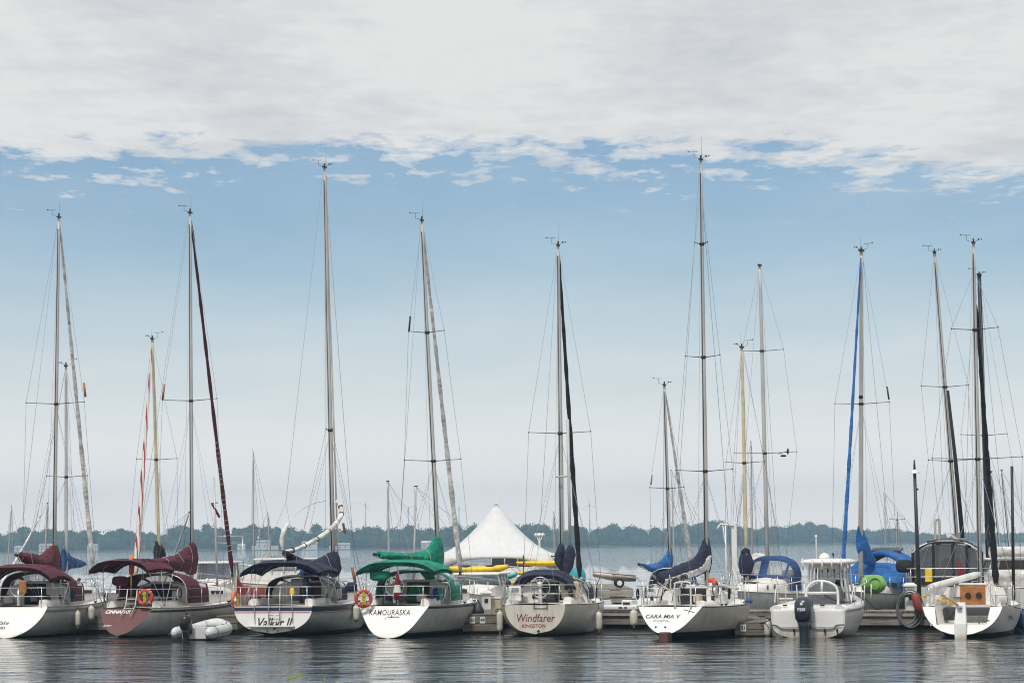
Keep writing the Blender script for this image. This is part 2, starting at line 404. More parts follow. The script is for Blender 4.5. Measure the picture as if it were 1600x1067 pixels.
    def coaming(s, y0, y1, w, h=.22, winch=True):
        for sx in (1, -1):
            mb = MB(); mb.loft([[Vector((sx * (w + a), y, s.dz(y) - .05 + b)) for a, b in ((-.12, 0), (-.09, h + .03), (.02, h + .05), (.14, h - .02), (.2, 0))] for y in (y0, y0 + .25, (y0 + y1) / 2, y1)])
            c = s.part('coaming', mb, ['deck_white'])
            if winch:
                for yy in (lerp(y0, y1, .3), lerp(y0, y1, .8)):
                    q = MB(); q.lathe((sx * (w + .03), yy, s.dz(yy) + h - .01), [(.07, 0), (.055, .05), (.06, .12), (.045, .15)], 10); s.part('winch', q, ['fitting'], c)
    def rails(s, n=4, h=.62, stern=True, bow=True, y0=.25, y1=None, gate=0, lines=True):
        y1 = y1 or s.L - 1.3
        inn = .06
        E = lambda y, sx, z: Vector(((s.half(min(1, y / s.L)) - inn) * sx, y, s.dz(y) + z))
        ys = s.rk * .9 + .06
        if stern:
            for z in (h, h * .52):
                if gate:
                    for sx in (1, -1):
                        mb = MB(); mb.tube(curve([E(ys + 1.3, sx, z), E(ys + .3, sx, z), Vector(((s.bs - .18) * sx, ys, s.dz(0) + z)), Vector((gate * sx, ys, s.dz(0) + z)), Vector((gate * sx, ys, s.dz(0) + .05))], 20), .0135, 6); s.part('pushpit_rail', mb, ['steel'])
                else:
                    mb = MB(); mb.tube(curve([E(ys + 1.3, -1, z), E(ys + .3, -1, z), Vector((-s.bs + .2, ys, s.dz(0) + z)), Vector((0, ys - .02, s.dz(0) + z)), Vector((s.bs - .2, ys, s.dz(0) + z)), E(ys + .3, 1, z), E(ys + 1.3, 1, z)], 36), .0135, 6); s.part('pushpit_rail', mb, ['steel'])
            for q in (E(ys + 1.3, -1, 0), E(ys + 1.3, 1, 0), Vector((-s.bs + .2, ys, s.dz(0))), Vector((s.bs - .2, ys, s.dz(0)))):
                mb = MB(); mb.tube([q - Vector((0, 0, .05)), q + Vector((0, 0, h))], .0135, 6); s.part('pushpit_post', mb, ['steel'])
        if bow:
            yb = s.L - .15
            mb = MB(); mb.tube(curve([E(y1, -1, h), E(s.L - .7, -1, h), Vector((0, s.L - .02, s.dz(s.L) + h)), E(s.L - .7, 1, h), E(y1, 1, h)], 28), .0135, 6)
            for sx in (1, -1):
                mb.tube([E(y1, sx, -.03), E(y1, sx, h)], .0135, 6); mb.tube([E(s.L - .6, sx, -.03), E(s.L - .6, sx, h)], .0135, 6)
            s.part('pulpit', mb, ['steel'])
        if lines:
            pts = [lerp(ys + 1.3, y1, i / n) for i in range(1, n)]
            for sx in (1, -1):
                for y in pts:
                    mb = MB(); mb.tube([E(y, sx, -.03), E(y, sx, h)], .0125, 6); s.part('stanchion', mb, ['steel'])
                for z in (h - .01, h * .52):
                    mb = MB(); mb.tube([E(lerp(ys + 1.3, y1, i / 12), sx, z) for i in range(13)], .0055, 4); s.part('lifeline', mb, ['wire'])
    def mast(s, yl, top, base, r0=.070, r1=.048, anem=True, spreaders=(), m='alu', antenna=.55, back=True, chain=None, furl=None, headstay=True, vane=-1, gear=True, top_stay=0.0, wr=.0062, lower=True, collar=None):
        """top: pixel of masthead, base: pixel of mast foot line; yl: local y of mast"""
        tp = s.pix(top[0], top[1], yl); bp_ = s.pix(base[0], base[1], yl); bp_ = bp_ + (tp - bp_) * ((s.dz(yl) - bp_.z) / (tp.z - bp_.z))
        A = lambda k: bp_.lerp(tp, k)
        mb = MB(); mb.tube([A(k) for k in (0, .3, .6, .8, .93, 1)], [r0, r0, lerp(r0, r1, .2), lerp(r0, r1, .5), lerp(r0, r1, .85), r1], 10, flat=1.0)
        mo = s.part('mast', mb, [m]); s.mo = mo; s.mtop = tp; s.mbase = bp_; s.A = A; s.my = yl
        # sail track and halyards as one thin line on the aft face
        mb = MB(); mb.tube([A(.05) + Vector((-.02, -r0 - .004, 0)), A(.97) + Vector((-.012, -r1 - .004, 0))], .019, 4); s.part('sail_track', mb, ['fitting'], mo)
        mb = MB(); mb.box(tp + Vector((0, 0, .02)), (r1 * 2.2, r1 * 5, r1 * 1.3)); s.part('masthead', mb, ['fitting'], mo, bevel=.01)
        # wind vane
        if gear:
            dx = vane
            mb = MB(); a = tp + Vector((dx * .1, -.05, .06)); mb.tube([a, a + Vector((dx * .12, 0, .03)), a + Vector((dx * .12, 0, .22))], .007, 5)
            c = a + Vector((dx * .12, 0, .22)); mb.tube([c + Vector((-.16, .02, 0)), c + Vector((.13, 0, -.01))], .008, 5)
            mb.prism([c + Vector((-.16, .01, .0)), c + Vector((-.22, .01, .05)), c + Vector((-.23, .01, -.01))], (0, .015, 0)); s.part('wind_vane', mb, ['fitting'], mo)
            if not anem: mb = MB()
            mb = MB(); a = tp + Vector((.05, .05, .06)); c = a + Vector((.13, .1, .08)); mb.tube([a, c], .007, 5)
            for k in range(3):
                g = c + Vector((math.cos(k * 2.1) * .06, math.sin(k * 2.1) * .06, 0)); mb.ell(g, (.027, .027, .027), nu=6, nv=4)
            
            if not anem: mb = MB()
            mb.tube([tp + Vector((0, 0, .05)), tp + Vector((0, 0, .16))], .03, 6); s.part('anemometer' if anem else 'masthead_light', mb, ['fitting'], mo)
        if antenna:
            mb = MB(); mb.tube([tp + Vector((.03, 0, .05)), tp + Vector((.03, 0, antenna + .1))], .0055, 4); s.part('antenna', mb, ['wire'], mo)
        # spreaders
        tips = []
        for (py, hw, *rest) in spreaders:
            q = s.pix(base[0], py, yl); k = (q.z - bp_.z) / (tp.z - bp_.z); c = A(k); dr = rest[0] if rest else 0.0
            tl = {}
            for sx in (1, -1):
                e = c + Vector((sx * hw, -.12, .05 + dr)); mb = MB(); mb.tube([c + Vector((sx * r0 * .8, 0, 0)), e], [.028, .017], 6, flat=.6); mb.ell(e, (.025, .025, .03), nu=6, nv=4)
                s.part('spreader', mb, ['alu_dark'], mo); tl[sx] = e
            mb = MB(); mb.lathe(c + Vector((0, 0, -.05)), [(r0 + .012, 0), (r0 + .012, .1)], 10); s.part('spreader_bracket', mb, ['fitting'], mo)
            tips.append(tl)
        hd = A(1 - top_stay)
        ck = chain or yl - .15
        for sx in (1, -1):
            ch = s.edge(ck, sx); ch.x *= .96
            pts = [hd] + [t[sx] for t in tips] + [ch]
            mb = MB(); mb.tube(pts, wr, 4); s.part('shroud', mb, ['wire'])
            if lower and tips:
                c = A(((tips[-1][1].z) - bp_.z) / (tp.z - bp_.z) - .01)
                for dy in (.45, -.45):
                    mb = MB(); e = s.edge(ck + dy, sx); e.x *= .93; mb.tube([c, e], wr * .85, 4); s.part('lower_shroud', mb, ['wire'])
        if back:
            e = Vector((.0, s.rk + .1, s.dz(0)))
            mb = MB(); sp = A(0).lerp(e, .65); sp = e + (tp - e) * .22
            mb.tube([tp + Vector((0, -.12, 0)), sp], wr, 4)
            for sx in (1, -1): mb.tube([sp, Vector((sx * s.bs * .8, e.y, e.z))], wr, 4)
            s.part('backstay', mb, ['wire'])
        bow = Vector((0, s.L - .12, s.dz(s.L)))
        s.bow = bow
        if furl:
            fm, ra, rb, k0, k1 = furl[:5]
            n = 26; pts = []; rr = []
            a = hd.lerp(bow, k0); b = hd.lerp(bow, k1)
            for i in range(n + 1):
                t = i / n; p = a.lerp(b, t) + Vector((0, .02, -.18 * 4 * t * (1 - t) * .5)); pts.append(p)
                rr.append((ra + (rb - ra) * t) * (1 + .18 * math.sin(i * 2.3)) * (.5 if i in (0, n) else 1))
            mb = MB(); mb.tube(pts, rr, 8); s.part('furled_jib', mb, [fm])
            mb = MB(); mb.tube([hd, bow], wr, 4); s.part('forestay', mb, ['wire'])
            mb = MB(); mb.lathe(b + Vector((0, 0, -.16)), [(.09, 0), (.05, .03), (.05, .1), (.09, .13)], 10); s.part('furler', mb, ['fitting'])
            if len(furl) > 5:
                mb = MB()
                for i in range(22):
                    t = .62 + .33 * i / 22; p = a.lerp(b, t) + Vector((0, .02, -.18 * 2 * t * (1 - t)))
                    if i % 5 != 4: mb.tube([p + Vector((math.cos(k * PI / 3) * (rb * .95 + .012), math.sin(k * PI / 3) * (rb * .95 + .012), .04 * math.cos(k * PI / 3))) for k in range(6)], .008, 4, closed=True)
                s.part('sheet_wrap', mb, ['rope_white'])
        elif headstay:
            mb = MB(); mb.tube([hd, bow], wr * 1.2, 4); s.part('forestay', mb, ['wire'])
        # halyards
        for i, (dx, k1_) in enumerate(((-.22, .9), (.16, .7))):
            mb = MB(); mb.tube([A(.985), A(.5) + Vector((dx * .6, -.1, 0)), A(.1) + Vector((dx, -.2, 0))], wr * .7, 4); s.part('halyard', mb, ['wire'])
        return mo
    def boom(s, a, b, r=.06, m='alu'):
        mb = MB(); mb.tube([a, b], r, 8, flat=1.2); o = s.part('boom', mb, [m]); return o
    def cover(s, prof, m, wide=.16, name='sail_cover', seg=7, boom=True, ties=0, par=None, band=None):
        """prof: list of (px, top, bottom, local y); the cloth round sail and boom"""
        st = []
        for px, a, b, y in prof:
            t = s.pix(px, a, y); bt = s.pix(px, b, y); st.append(((t + bt) / 2, (t.z - bt.z) / 2))
        C = curve([c for c, h in st], seg * (len(st) - 1)); H = curve([Vector((h, 0, 0)) for c, h in st], seg * (len(st) - 1))
        rings = []; n = 20
        for i, (c, h) in enumerate(zip(C, H)):
            t = i / (len(C) - 1); w = wide * (.75 + .5 * math.sin(PI * min(1, t * 1.1))); hh = max(.03, h.x); ring = []
            T = (C[min(i + 1, len(C) - 1)] - C[max(i - 1, 0)]); T.z = 0
            T = T.normalized() if T.length > 1e-6 else Vector((0, 1, 0)); sd = Vector((T.y, -T.x, 0))
            for k in range(n):
                a = 2 * PI * k / n; ca, sa = math.cos(a), math.sin(a)
                wob = 1 + .34 * noise.noise(Vector((i * .8, a * 1.6, px * .1))) + .10 * math.sin(i * 1.9 + k * .5)
                ring.append(c + sd * (w * ca * (1 - .35 * max(0, sa)) * wob) + Vector((0, 0, hh * sa * (1 + .05 * math.sin(i * 1.9) + .10 * noise.noise(Vector((i * .7, a * 2, 5)))))))
            rings.append(ring)
        mb = MB(); mb.loft(rings); o = s.part(name, mb, [m], par)
        if band:
            i0, i1 = 2, len(rings) - 2; rows = []
            for rg in rings[i0:i1]:
                c = sum(rg, Vector()) / n; rows.append([c + (rg[k % n] - c) * 1.035 for k in band])
            q = MB(); q.grid(rows); s.bandpts = rows; s.band = s.part('cover_band', q, ['canvas_white'], o, solid=.004)
        if ties:
            for j in range(1, ties + 1):
                i = int(len(rings) * j / (ties + 1.6)); q = MB()
                cc = sum(rings[i], Vector()) / n
                q.tube([cc + (v - cc) * 1.05 for v in rings[i]], .008, 4, closed=True); s.part('cover_tie', q, ['rope_white'], o)
        if boom:
            e = C[0]; d = (C[0] - C[min(6, len(C) - 1)]).normalized(); q = MB(); q.tube([e + d * .3, e - d * .3], .055, 8); q.tube([e + d * .3, e + d * .33], .062, 8, 0)
            s.part('boom_end', q, ['fitting'])
            for dx in (0, .05):
                q = MB(); q.tube([e + d * .25 + Vector((dx, 0, -.03)), Vector((dx * 2, max(.6, e.y + .4), s.dz(1) + .25))], .009, 4); s.part('mainsheet', q, ['rope_white'])
        return o
    def bimini(s, y0, y1, w, z, m, drop=.32, x=0, crown=.10, frame='steel', foot=None, p=3.6):
        mb = MB(); rows = []
        for i in range(9):
            t = i / 8; y = lerp(y0, y1, t); zz = z + crown * math.sin(PI * t) + .012 * math.sin(i * 2.6)
            rows.append([Vector((x + w * q, y, zz - drop * abs(q) ** p)) for q in [math.sin(PI / 2 * (k / 8 - 1)) for k in range(17)]])
        mb.grid(rows, 0)
        for r_ in (rows[0], rows[-1]): mb.grid([r_, [v - Vector((0, 0, .13)) for v in r_]], 0)
        for c in (0, -1): mb.grid([[r_[c] for r_ in rows], [r_[c] - Vector((0, 0, .12)) for r_ in rows]], 0)
        o = s.part('bimini', mb, [m], solid=.015)
        for i in (2, 4, 6):
            q = MB(); q.tube([v + Vector((0, 0, .012)) for v in rows[i]], .011, 4); s.part('seam', q, ['canvas_black' if m == 'canvas_navy' else m], o)
        for c_ in (4, 12):
            q = MB(); q.tube([r_[c_] + Vector((0, 0, .012)) for r_ in rows], .009, 4); s.part('seam', q, [m], o)
        fy = foot or (y0 + y1) / 2
        for y in (y0 + .03, (y0 + y1) / 2, y1 - .03):
            zz = z + crown * math.sin(PI * (y - y0) / (y1 - y0)) - .02
            e1 = s.edge(fy, 1).x - .1
            pts = [Vector((x * .3 - e1, fy, s.dz(fy)))] + [Vector((x + w * q * .99, y, zz - drop * abs(q) ** p)) for q in [math.sin(PI / 2 * (k / 6 - 1)) for k in range(13)]] + [Vector((x * .3 + e1, fy, s.dz(fy)))]
            q = MB(); q.tube(pts, .0135, 6); s.part('bimini_hoop', q, [frame], o)
        return o
    def dodger(s, y0, y1, w, z, m, zb=None, x=0, glass='vinyl', side=.45, roof=.75, p=.55, sidew=True):
        zb = s.dz(y0) + .1 if zb is None else zb
        def arch(y, ww, zt, n=20):
            out = []
            for k in range(n + 1):
                a = PI * k / n; ca = math.cos(a)
                out.append(Vector((x - ww * math.copysign(abs(ca) ** .62, ca), y, zb + (zt - zb) * math.sin(a) ** p)))
            return out
        A0 = arch(y0, w, z); A1 = arch(y0 + roof, w * .97, z - .02)
        mb = MB(); mid = arch(y0 + roof * .5, w * .99, z + .035)
        mb.grid([A0[4:-4], mid[4:-4], A1[4:-4]], 0)
        for sl in (slice(0, 5), slice(-5, None)):
            mb.grid([A0[sl], mid[sl], A1[sl]], 0)
        # front: from A1 down to the cabin top
        F_ = [Vector((x + (v.x - x) * .98, y1, min(v.z, (s.cz(min(y1, s.cy1)) if hasattr(s, 'cy1') else zb + .15)))) for v in A1]
        lv = [0, .16, .84, 1]
        L_ = [[a.lerp(b, t) for a, b in zip(A1, F_)] for t in lv]
        n = len(A1)
        gl = MB()
        for i in range(3):
            for k in range(n - 1):
                win = i == 1 and (2 <= k < n - 3) and (k not in (n // 2, 5, n - 7)) and (k not in (n // 2 - 1,) or True)
                tgt = gl if win else mb
                tgt.grid([[L_[i][k], L_[i][k + 1]], [L_[i + 1][k], L_[i + 1][k + 1]]], 0, True)
        o = s.part('dodger', mb, [m], solid=.012)
        s.part('dodger_window', gl, [glass], o)
        q = MB(); q.tube(A0, .016, 6); s.part('dodger_hoop', q, ['steel'], o)
        return o
    def canvas_post(s, pts, r, m='steel', name='post', n=6, par=None):
        q = MB(); q.tube(pts, r, n); return s.part(name, q, [m], par)
def clutter(b, seed, cab=(3.5, 7.5), w=1.0):
    """small deck gear that every boat carries"""
    r_ = random.Random(seed)
    for y in (cab[0] + .9, lerp(*cab, .55), lerp(*cab, .9)):
        for sx in (-1, 1):
            if r_.random() < .35: continue
            c = Vector((sx * w * .5, y + r_.uniform(-.2, .2), b.cz(min(y, cab[1] - .1)) + .0)); q = MB(); q.tube([c, c + Vector((0, 0, .14)), c + Vector((0, .1, .17))], [.05, .05, .065], 8); b.part('dorade_vent', q, [r_.choice(['white_gloss', 'fitting', 'steel'])])
    for k in range(5):
        y = r_.uniform(1.2, 7); sx = r_.choice((-1, 1, 1)); e = b.edge(y, sx); e.x *= .93; q = MB(); q.box(e + Vector((0, 0, .06)), (.05, .24, .05)); q.box(e + Vector((0, 0, .03)), (.04, .08, .05)); b.part('cleat', q, ['fitting'])
    for k in range(4):
        y = r_.uniform(.9, 3.4); sx = r_.choice((-1, 1)); c = b.edge(y, sx) + Vector((-sx * .08, 0, r_.uniform(.3, .5))); q = MB()
        for j in range(3): q.tube([c + Vector((.012 * j, (.09 + .01 * j) * math.cos(a), .17 * math.sin(a))) for a in [2 * PI * i / 12 for i in range(12)]], .014, 4, closed=True)
        b.part('rope_coil', q, [r_.choice(['rope_white', 'rope_dark', 'canvas_deepblue', 'rope_white'])])
    for k in range(3):
        c = Vector((r_.uniform(-.7, .7) * w, r_.uniform(1.4, 3.0), b.dz(2) + .22)); q = MB(); q.box(c, (r_.uniform(.2, .4), .3, r_.uniform(.15, .32)), rz=r_.uniform(-.4, .4)); b.part('cockpit_bag', q, [r_.choice(['canvas_grey', 'beige', 'canvas_navy', 'stripe_grey', 'rubber'])], bevel=.04)
    for k in range(4):
        a = b.A(.03) + Vector((r_.uniform(-.1, .1), -.1, .1)); e = Vector((r_.uniform(-.5, .5), cab[0] + .2, b.cz(cab[0] + .1) + .06)); q = MB(); q.tube([a, a.lerp(e, .2) - Vector((0, 0, .25)), e], .011, 4); b.part('control_line', q, [r_.choice(['rope_white', 'rope_dark'])])
    y = lerp(*cab, 1.0) + .5; q = MB(); q.lathe((0.05, min(y, b.L - 1.2), b.dz(y) + .02), [(.12, 0), (.14, .05), (.09, .12)], 12); b.part('anchor_windlass', q, ['fitting'])
def life_ring(label, c, rz=0, r=.30, m='ring_red', rope=True, ry=0):
    t = thing('life_ring', label, 'life ring', c, rz)
    q = MB(); q.tube([(r * math.cos(a), 0, r * math.sin(a)) for a in [2 * PI * k / 24 for k in range(24)]], .062, 8, closed=True); obj('ring', q, [m], t)
    for k in range(4):
        a = PI / 4 + k * PI / 2; q = MB(); c0 = Vector((r * math.cos(a), 0, r * math.sin(a)))
        q.tube([c0 + (Vector((math.cos(a), 0, math.sin(a))) * math.cos(b) + Vector((0, 1, 0)) * math.sin(b)) * .067 for b in [2 * PI * j / 8 for j in range(8)]], .012, 4, closed=True); obj('grab_line', q, ['rope_white'], t)
    if rope:
        q = MB()
        for k in range(5):
            x = -.055 + .024 * k; q.tube(sag((x, -.09, r * .85), (x + .01, -.09, -r * .75), -.0) + [Vector((x + .005, -.08, -r * .85))], .011, 4)
        q.tube([(-.07, -.11, .10), (.07, -.11, .08)], .014, 5)
        obj('rope_coil', q, ['rope_yellow'], t)
    return t
def fender(label, a, h=.62, r=.115, tilt=(0, 0), m='fender_white', rope=.45, cat='fender', black=True, group=None):
    """a: top of the rope; the fender hangs under it"""
    t = thing('fender', label, cat, a, 0, group); t.rotation_euler = (tilt[0], tilt[1], 0)
    z0 = -rope
    q = MB(); q.lathe((0, 0, z0 - h), [(.02, 0), (r * .55, .02), (r * .9, .07), (r, .14), (r, h - .14), (r * .9, h - .07), (r * .55, h - .02), (.03, h)], 14); obj('fender_body', q, [m], t)
    q = MB(); q.lathe((0, 0, z0 - .01), [(.03, 0), (.035, .05), (.02, .06)], 8); q.lathe((0, 0, z0 - h - .05), [(.02, 0), (.035, .01), (.03, .06)], 8); obj('end_cap', q, [m if not black else 'fender_navy' if m == 'fender_navy' else m], t)
    q = MB(); q.tube([(0, 0, 0), (0, 0, z0 + .05)], .009, 4); obj('fender_line', q, ['rope_dark'], t)
    return t
def line(label, a, b, s_=.25, m='rope_dark', r=.013, name='mooring_line', snub=None, cat='mooring line'):
    a = Vector(a); b = Vector(b); pts = sag(a, b, s_)
    t = thing(name, label, cat, a)
    q = MB(); q.tube([p - a for p in pts], r, 5); obj('line', q, [m], t)
    if snub:
        i = len(pts) // 2; q = MB(); q.tube([(pts[i - 2] - a), (pts[i - 1] - a), (pts[i] - a), (pts[i + 1] - a)], [r * 1.5, r * 3, r * 3, r * 1.5], 7); obj('snubber', q, ['rubber'], t)
    return t
# ---------------------------------------------------------------- sky and light
SUN_EL, SUN_AZ = R(56), R(200)      # azimuth clockwise from +Y: behind the camera, to the left
world = bpy.data.worlds.new('World'); scene.world = world; world.use_nodes = True
N = world.node_tree.nodes; Lk = world.node_tree.links; N.clear()
out = N.new('ShaderNodeOutputWorld'); bg = N.new('ShaderNodeBackground'); Lk.new(bg.outputs[0], out.inputs[0])
def V(n, i): return n.outputs[i]
def math_(op, a, b=None, c=None, clamp=False):
    n = N.new('ShaderNodeMath'); n.operation = op; n.use_clamp = clamp
    for i, x in enumerate((a, b, c)):
        if x is None: continue
        if isinstance(x, (int, float)): n.inputs[i].default_value = x
        else: Lk.new(x, n.inputs[i])
    return n.outputs[0]
def mixc(f, a, b):
    n = N.new('ShaderNodeMix'); n.data_type = 'RGBA'
    for i, x in ((0, f), (6, a), (7, b)):
        if isinstance(x, tuple): n.inputs[i].default_value = (*x, 1)
        elif isinstance(x, (int, float)): n.inputs[i].default_value = x
        else: Lk.new(x, n.inputs[i])
    return n.outputs[2]
def ramp(x, pts, interp='LINEAR'):
    n = N.new('ShaderNodeValToRGB'); n.color_ramp.interpolation = interp
    while len(n.color_ramp.elements) < len(pts): n.color_ramp.elements.new(.5)
    for e, (p, c) in zip(n.color_ramp.elements, pts):
        e.position = p; e.color = (c, c, c, 1) if isinstance(c, (int, float)) else (*c, 1)
    Lk.new(x, n.inputs[0]); return n.outputs[0]
sky = N.new('ShaderNodeTexSky'); sky.sky_type = 'NISHITA'; sky.sun_disc = False
sky.sun_elevation = SUN_EL; sky.sun_rotation = SUN_AZ; sky.air_density = 1.0; sky.dust_density = .6; sky.ozone_density = 1.6
tc = N.new('ShaderNodeTexCoord'); sp = N.new('ShaderNodeSeparateXYZ'); Lk.new(tc.outputs['Generated'], sp.inputs[0])
X, Y_, Z = sp.outputs
BG = .10
zc = math_('MAXIMUM', Z, .012)
cx = math_('DIVIDE', X, zc); cy = math_('DIVIDE', Y_, zc)
cmb = N.new('ShaderNodeCombineXYZ'); Lk.new(cx, cmb.inputs[0]); Lk.new(cy, cmb.inputs[1])
def noise_(scale, detail, rough=.5, off=(0, 0, 0), sc=(1, 1, 1), dist=0.0):
    mp = N.new('ShaderNodeMapping'); mp.inputs['Location'].default_value = off; mp.inputs['Scale'].default_value = sc
    Lk.new(cmb.outputs[0], mp.inputs[0])
    n = N.new('ShaderNodeTexNoise'); n.inputs['Scale'].default_value = scale; n.inputs['Detail'].default_value = detail; n.inputs['Roughness'].default_value = rough; n.inputs['Distortion'].default_value = dist
    Lk.new(mp.outputs[0], n.inputs['Vector']); return n.outputs['Fac']
# the air near the horizon: pale; higher up clean blue from the sky model
pale = ramp(Z, [(0.0, .97), (.012, .965), (.04, .91), (.07, .70), (.10, .38), (.125, .17), (.16, .12), (.5, .0)])
skyc = N.new('ShaderNodeVectorMath'); skyc.operation = 'SCALE'; Lk.new(sky.outputs[0], skyc.inputs[0]); skyc.inputs['Scale'].default_value = 1.0
SKYTINT = (.66, .775, .86)
tn = N.new('ShaderNodeMix'); tn.data_type = 'RGBA'; tn.blend_type = 'MULTIPLY'; tn.inputs[0].default_value = 1; Lk.new(skyc.outputs[0], tn.inputs[6]); tn.inputs[7].default_value = (*SKYTINT, 1)
k = 1 / BG
veil = noise_(1.1, 5, .55, (3.1, 0, 0), (1, .35, 1))
pale2 = math_('ADD', pale, math_('MULTIPLY', math_('SUBTRACT', veil, .5), ramp(Z, [(0, 0), (.04, .1), (.09, .55), (.2, .3)])), clamp=True)
hz_ = ramp(Z, [(0, (1.36 * .5, 1.18 * .5, 1.07 * .5)), (.03, (1.08 * .5, .99 * .5, .94 * .5)), (.06, (.81 * .5, .81 * .5, .80 * .5)), (.12, (.62 * .5, .69 * .5, .74 * .5))])
hs_ = N.new('ShaderNodeVectorMath'); hs_.operation = 'SCALE'; Lk.new(hz_, hs_.inputs[0]); hs_.inputs['Scale'].default_value = 2 * k  # the ramp stores half values
base = mixc(pale2, tn.outputs[2], hs_.outputs[0])
# cloud deck: starts a fixed distance away over the lake, broken at its rim
n1 = noise_(3.0, 10, .62, (1.7, .4, 0), (2.2, 1.2, 1), .15)
n2 = noise_(.75, 3, .5, (6.2, 2, 0))
edge = math_('SUBTRACT', 6.95, cy)                              # >0 nearer than the rim
edge = math_('ADD', edge, math_('MULTIPLY', math_('SUBTRACT', n2, .5), 1.0))
edge = math_('ADD', edge, math_('MULTIPLY', ramp(math_('ADD', math_('MULTIPLY', cx, .3), .3), [(.5, 0), (.75, 1)]), .38))
edge = math_('MULTIPLY', edge, ramp(edge, [(0, .5), (1, 1.0)]))
dens = math_('ADD', math_('MULTIPLY', edge, .78), math_('MULTIPLY', math_('SUBTRACT', n1, .5), 1.85))
mask = ramp(dens, [(0.02, 0), (.16, .55), (.34, 1)], 'EASE')
# sparse wisps beyond the rim
n3 = noise_(3.4, 8, .6, (9.3, 4.1, 0), (1.6, .9, 1), .2)
w1 = ramp(n3, [(.60, 0), (.72, .75)])
w2 = ramp(cy, [(0, 0), (.58, .0), (.62, 1), (.74, .75), (.86, 0)])
cyn = math_('DIVIDE', cy, 11.0)
w2 = ramp(cyn, [(0, 0), (.58, .6), (.64, 1), (.72, .55), (.80, 0)])
wx = ramp(math_('ADD', math_('MULTIPLY', cx, .25), .5), [(.2, .0), (.45, .25), (.62, .7), (.78, 1)])
mask = math_('MAXIMUM', mask, math_('MULTIPLY', math_('MULTIPLY', w1, w2), wx))
mask = math_('MULTIPLY', mask, ramp(Z, [(0, 0), (.09, 0), (.115, 1)]))
n4 = noise_(1.2, 7, .62, (2.2, 7, 0), (1.5, 1.0, 1))
n5 = noise_(7.0, 6, .6, (0, 3, 0), (1.8, 1, 1))
shade = math_('ADD', math_('MULTIPLY', n4, .78), math_('MULTIPLY', n5, .22))
cloud = mixc(ramp(shade, [(.34, 0), (.55, 1)]), (.555 * k, .57 * k, .60 * k), (.735 * k, .73 * k, .722 * k))
col = mixc(mask, base, cloud)
Lk.new(col, bg.inputs[0]); bg.inputs[1].default_value = BG
sd = bpy.data.lights.new('sun', 'SUN'); sd.energy = 2.4; sd.angle = R(8); sd.color = (1, .95, .88)
so = bpy.data.objects.new('sun', sd); COL.objects.link(so)
dv = Vector((math.sin(SUN_AZ) * math.cos(SUN_EL), math.cos(SUN_AZ) * math.cos(SUN_EL), math.sin(SUN_EL)))
so.rotation_euler = dv.to_track_quat('Z', 'Y').to_euler()
scene.view_settings.view_transform = 'Standard'; scene.view_settings.look = 'None'; scene.view_settings.exposure = .14; scene.view_settings.gamma = 1
scene.cycles.use_denoising = True; scene.cycles.filter_width = 1.1
scene.cycles.max_bounces = 8; scene.cycles.transparent_max_bounces = 16; scene.cycles.volume_bounces = 0; scene.cycles.caustics_reflective = False
# ---------------------------------------------------------------- haze
hz = MB(); hz.box((0, 1830, 40.5), (3200, 3760, 83))
ho = obj('haze', hz, []); ho['kind'] = 'stuff'; ho['label'] = 'thin pale lake haze'
m = bpy.data.materials.new('haze'); m.use_nodes = True; n_ = m.node_tree.nodes; n_.clear()
o_ = n_.new('ShaderNodeOutputMaterial'); v_ = n_.new('ShaderNodeVolumePrincipled'); v_.inputs['Density'].default_value = .00027; v_.inputs['Color'].default_value = (.50, .78, 1, 1); v_.inputs['Anisotropy'].default_value = 0
m.node_tree.links.new(v_.outputs[0], o_.inputs['Volume']); ho.data.materials.append(m)
# ---------------------------------------------------------------- water
m, N_, L2, B = nodes_of('lake_water')
B.inputs['Base Color'].default_value = (.016, .024, .028, 1); B.inputs['Roughness'].default_value = .012; B.inputs['IOR'].default_value = 1.48
g = N_.new('ShaderNodeNewGeometry')
def wn(scale, sc, detail, rough=.55, dist=0):
    mp = N_.new('ShaderNodeMapping'); mp.inputs['Scale'].default_value = sc; L2.new(g.outputs['Position'], mp.inputs[0])
    n = N_.new('ShaderNodeTexNoise'); n.inputs['Scale'].default_value = scale; n.inputs['Detail'].default_value = detail; n.inputs['Roughness'].default_value = rough; n.inputs['Distortion'].default_value = dist
    L2.new(mp.outputs[0], n.inputs['Vector']); return n.outputs['Fac']
def m2(op, a, b, clamp=False):
    n = N_.new('ShaderNodeMath'); n.operation = op; n.use_clamp = clamp
    for i, x in enumerate((a, b)):
        if isinstance(x, (int, float)): n.inputs[i].default_value = x
        else: L2.new(x, n.inputs[i])
    return n.outputs[0]
spw = N_.new('ShaderNodeSeparateXYZ'); L2.new(g.outputs['Position'], spw.inputs[0])
far = N_.new('ShaderNodeMapRange'); L2.new(spw.outputs[1], far.inputs[0]); far.inputs[1].default_value = 100; far.inputs[2].default_value = 150; far.inputs[3].default_value = 0; far.inputs[4].default_value = 1
wa = wn(.9, (.7, 1.0, 1), 5, .52, .6)           # ripples in the sheltered basin
wb = wn(.30, (.6, 1, 1), 3)                       # slow undulation
wc = wn(.09, (.6, 1.0, 1), 4, .5, .3)            # open-lake chop
patch = wn(.045, (.35, 1, 1), 3)                  # cat's-paws: rougher and smoother patches
pr = N_.new('ShaderNodeMapRange'); L2.new(patch, pr.inputs[0]); pr.inputs[1].default_value = .4; pr.inputs[2].default_value = .6; pr.inputs[3].default_value = .55; pr.inputs[4].default_value = 1.25
h_near = m2('ADD', m2('MULTIPLY', m2('MULTIPLY', wa, .10), pr.outputs[0]), m2('MULTIPLY', wb, .10))
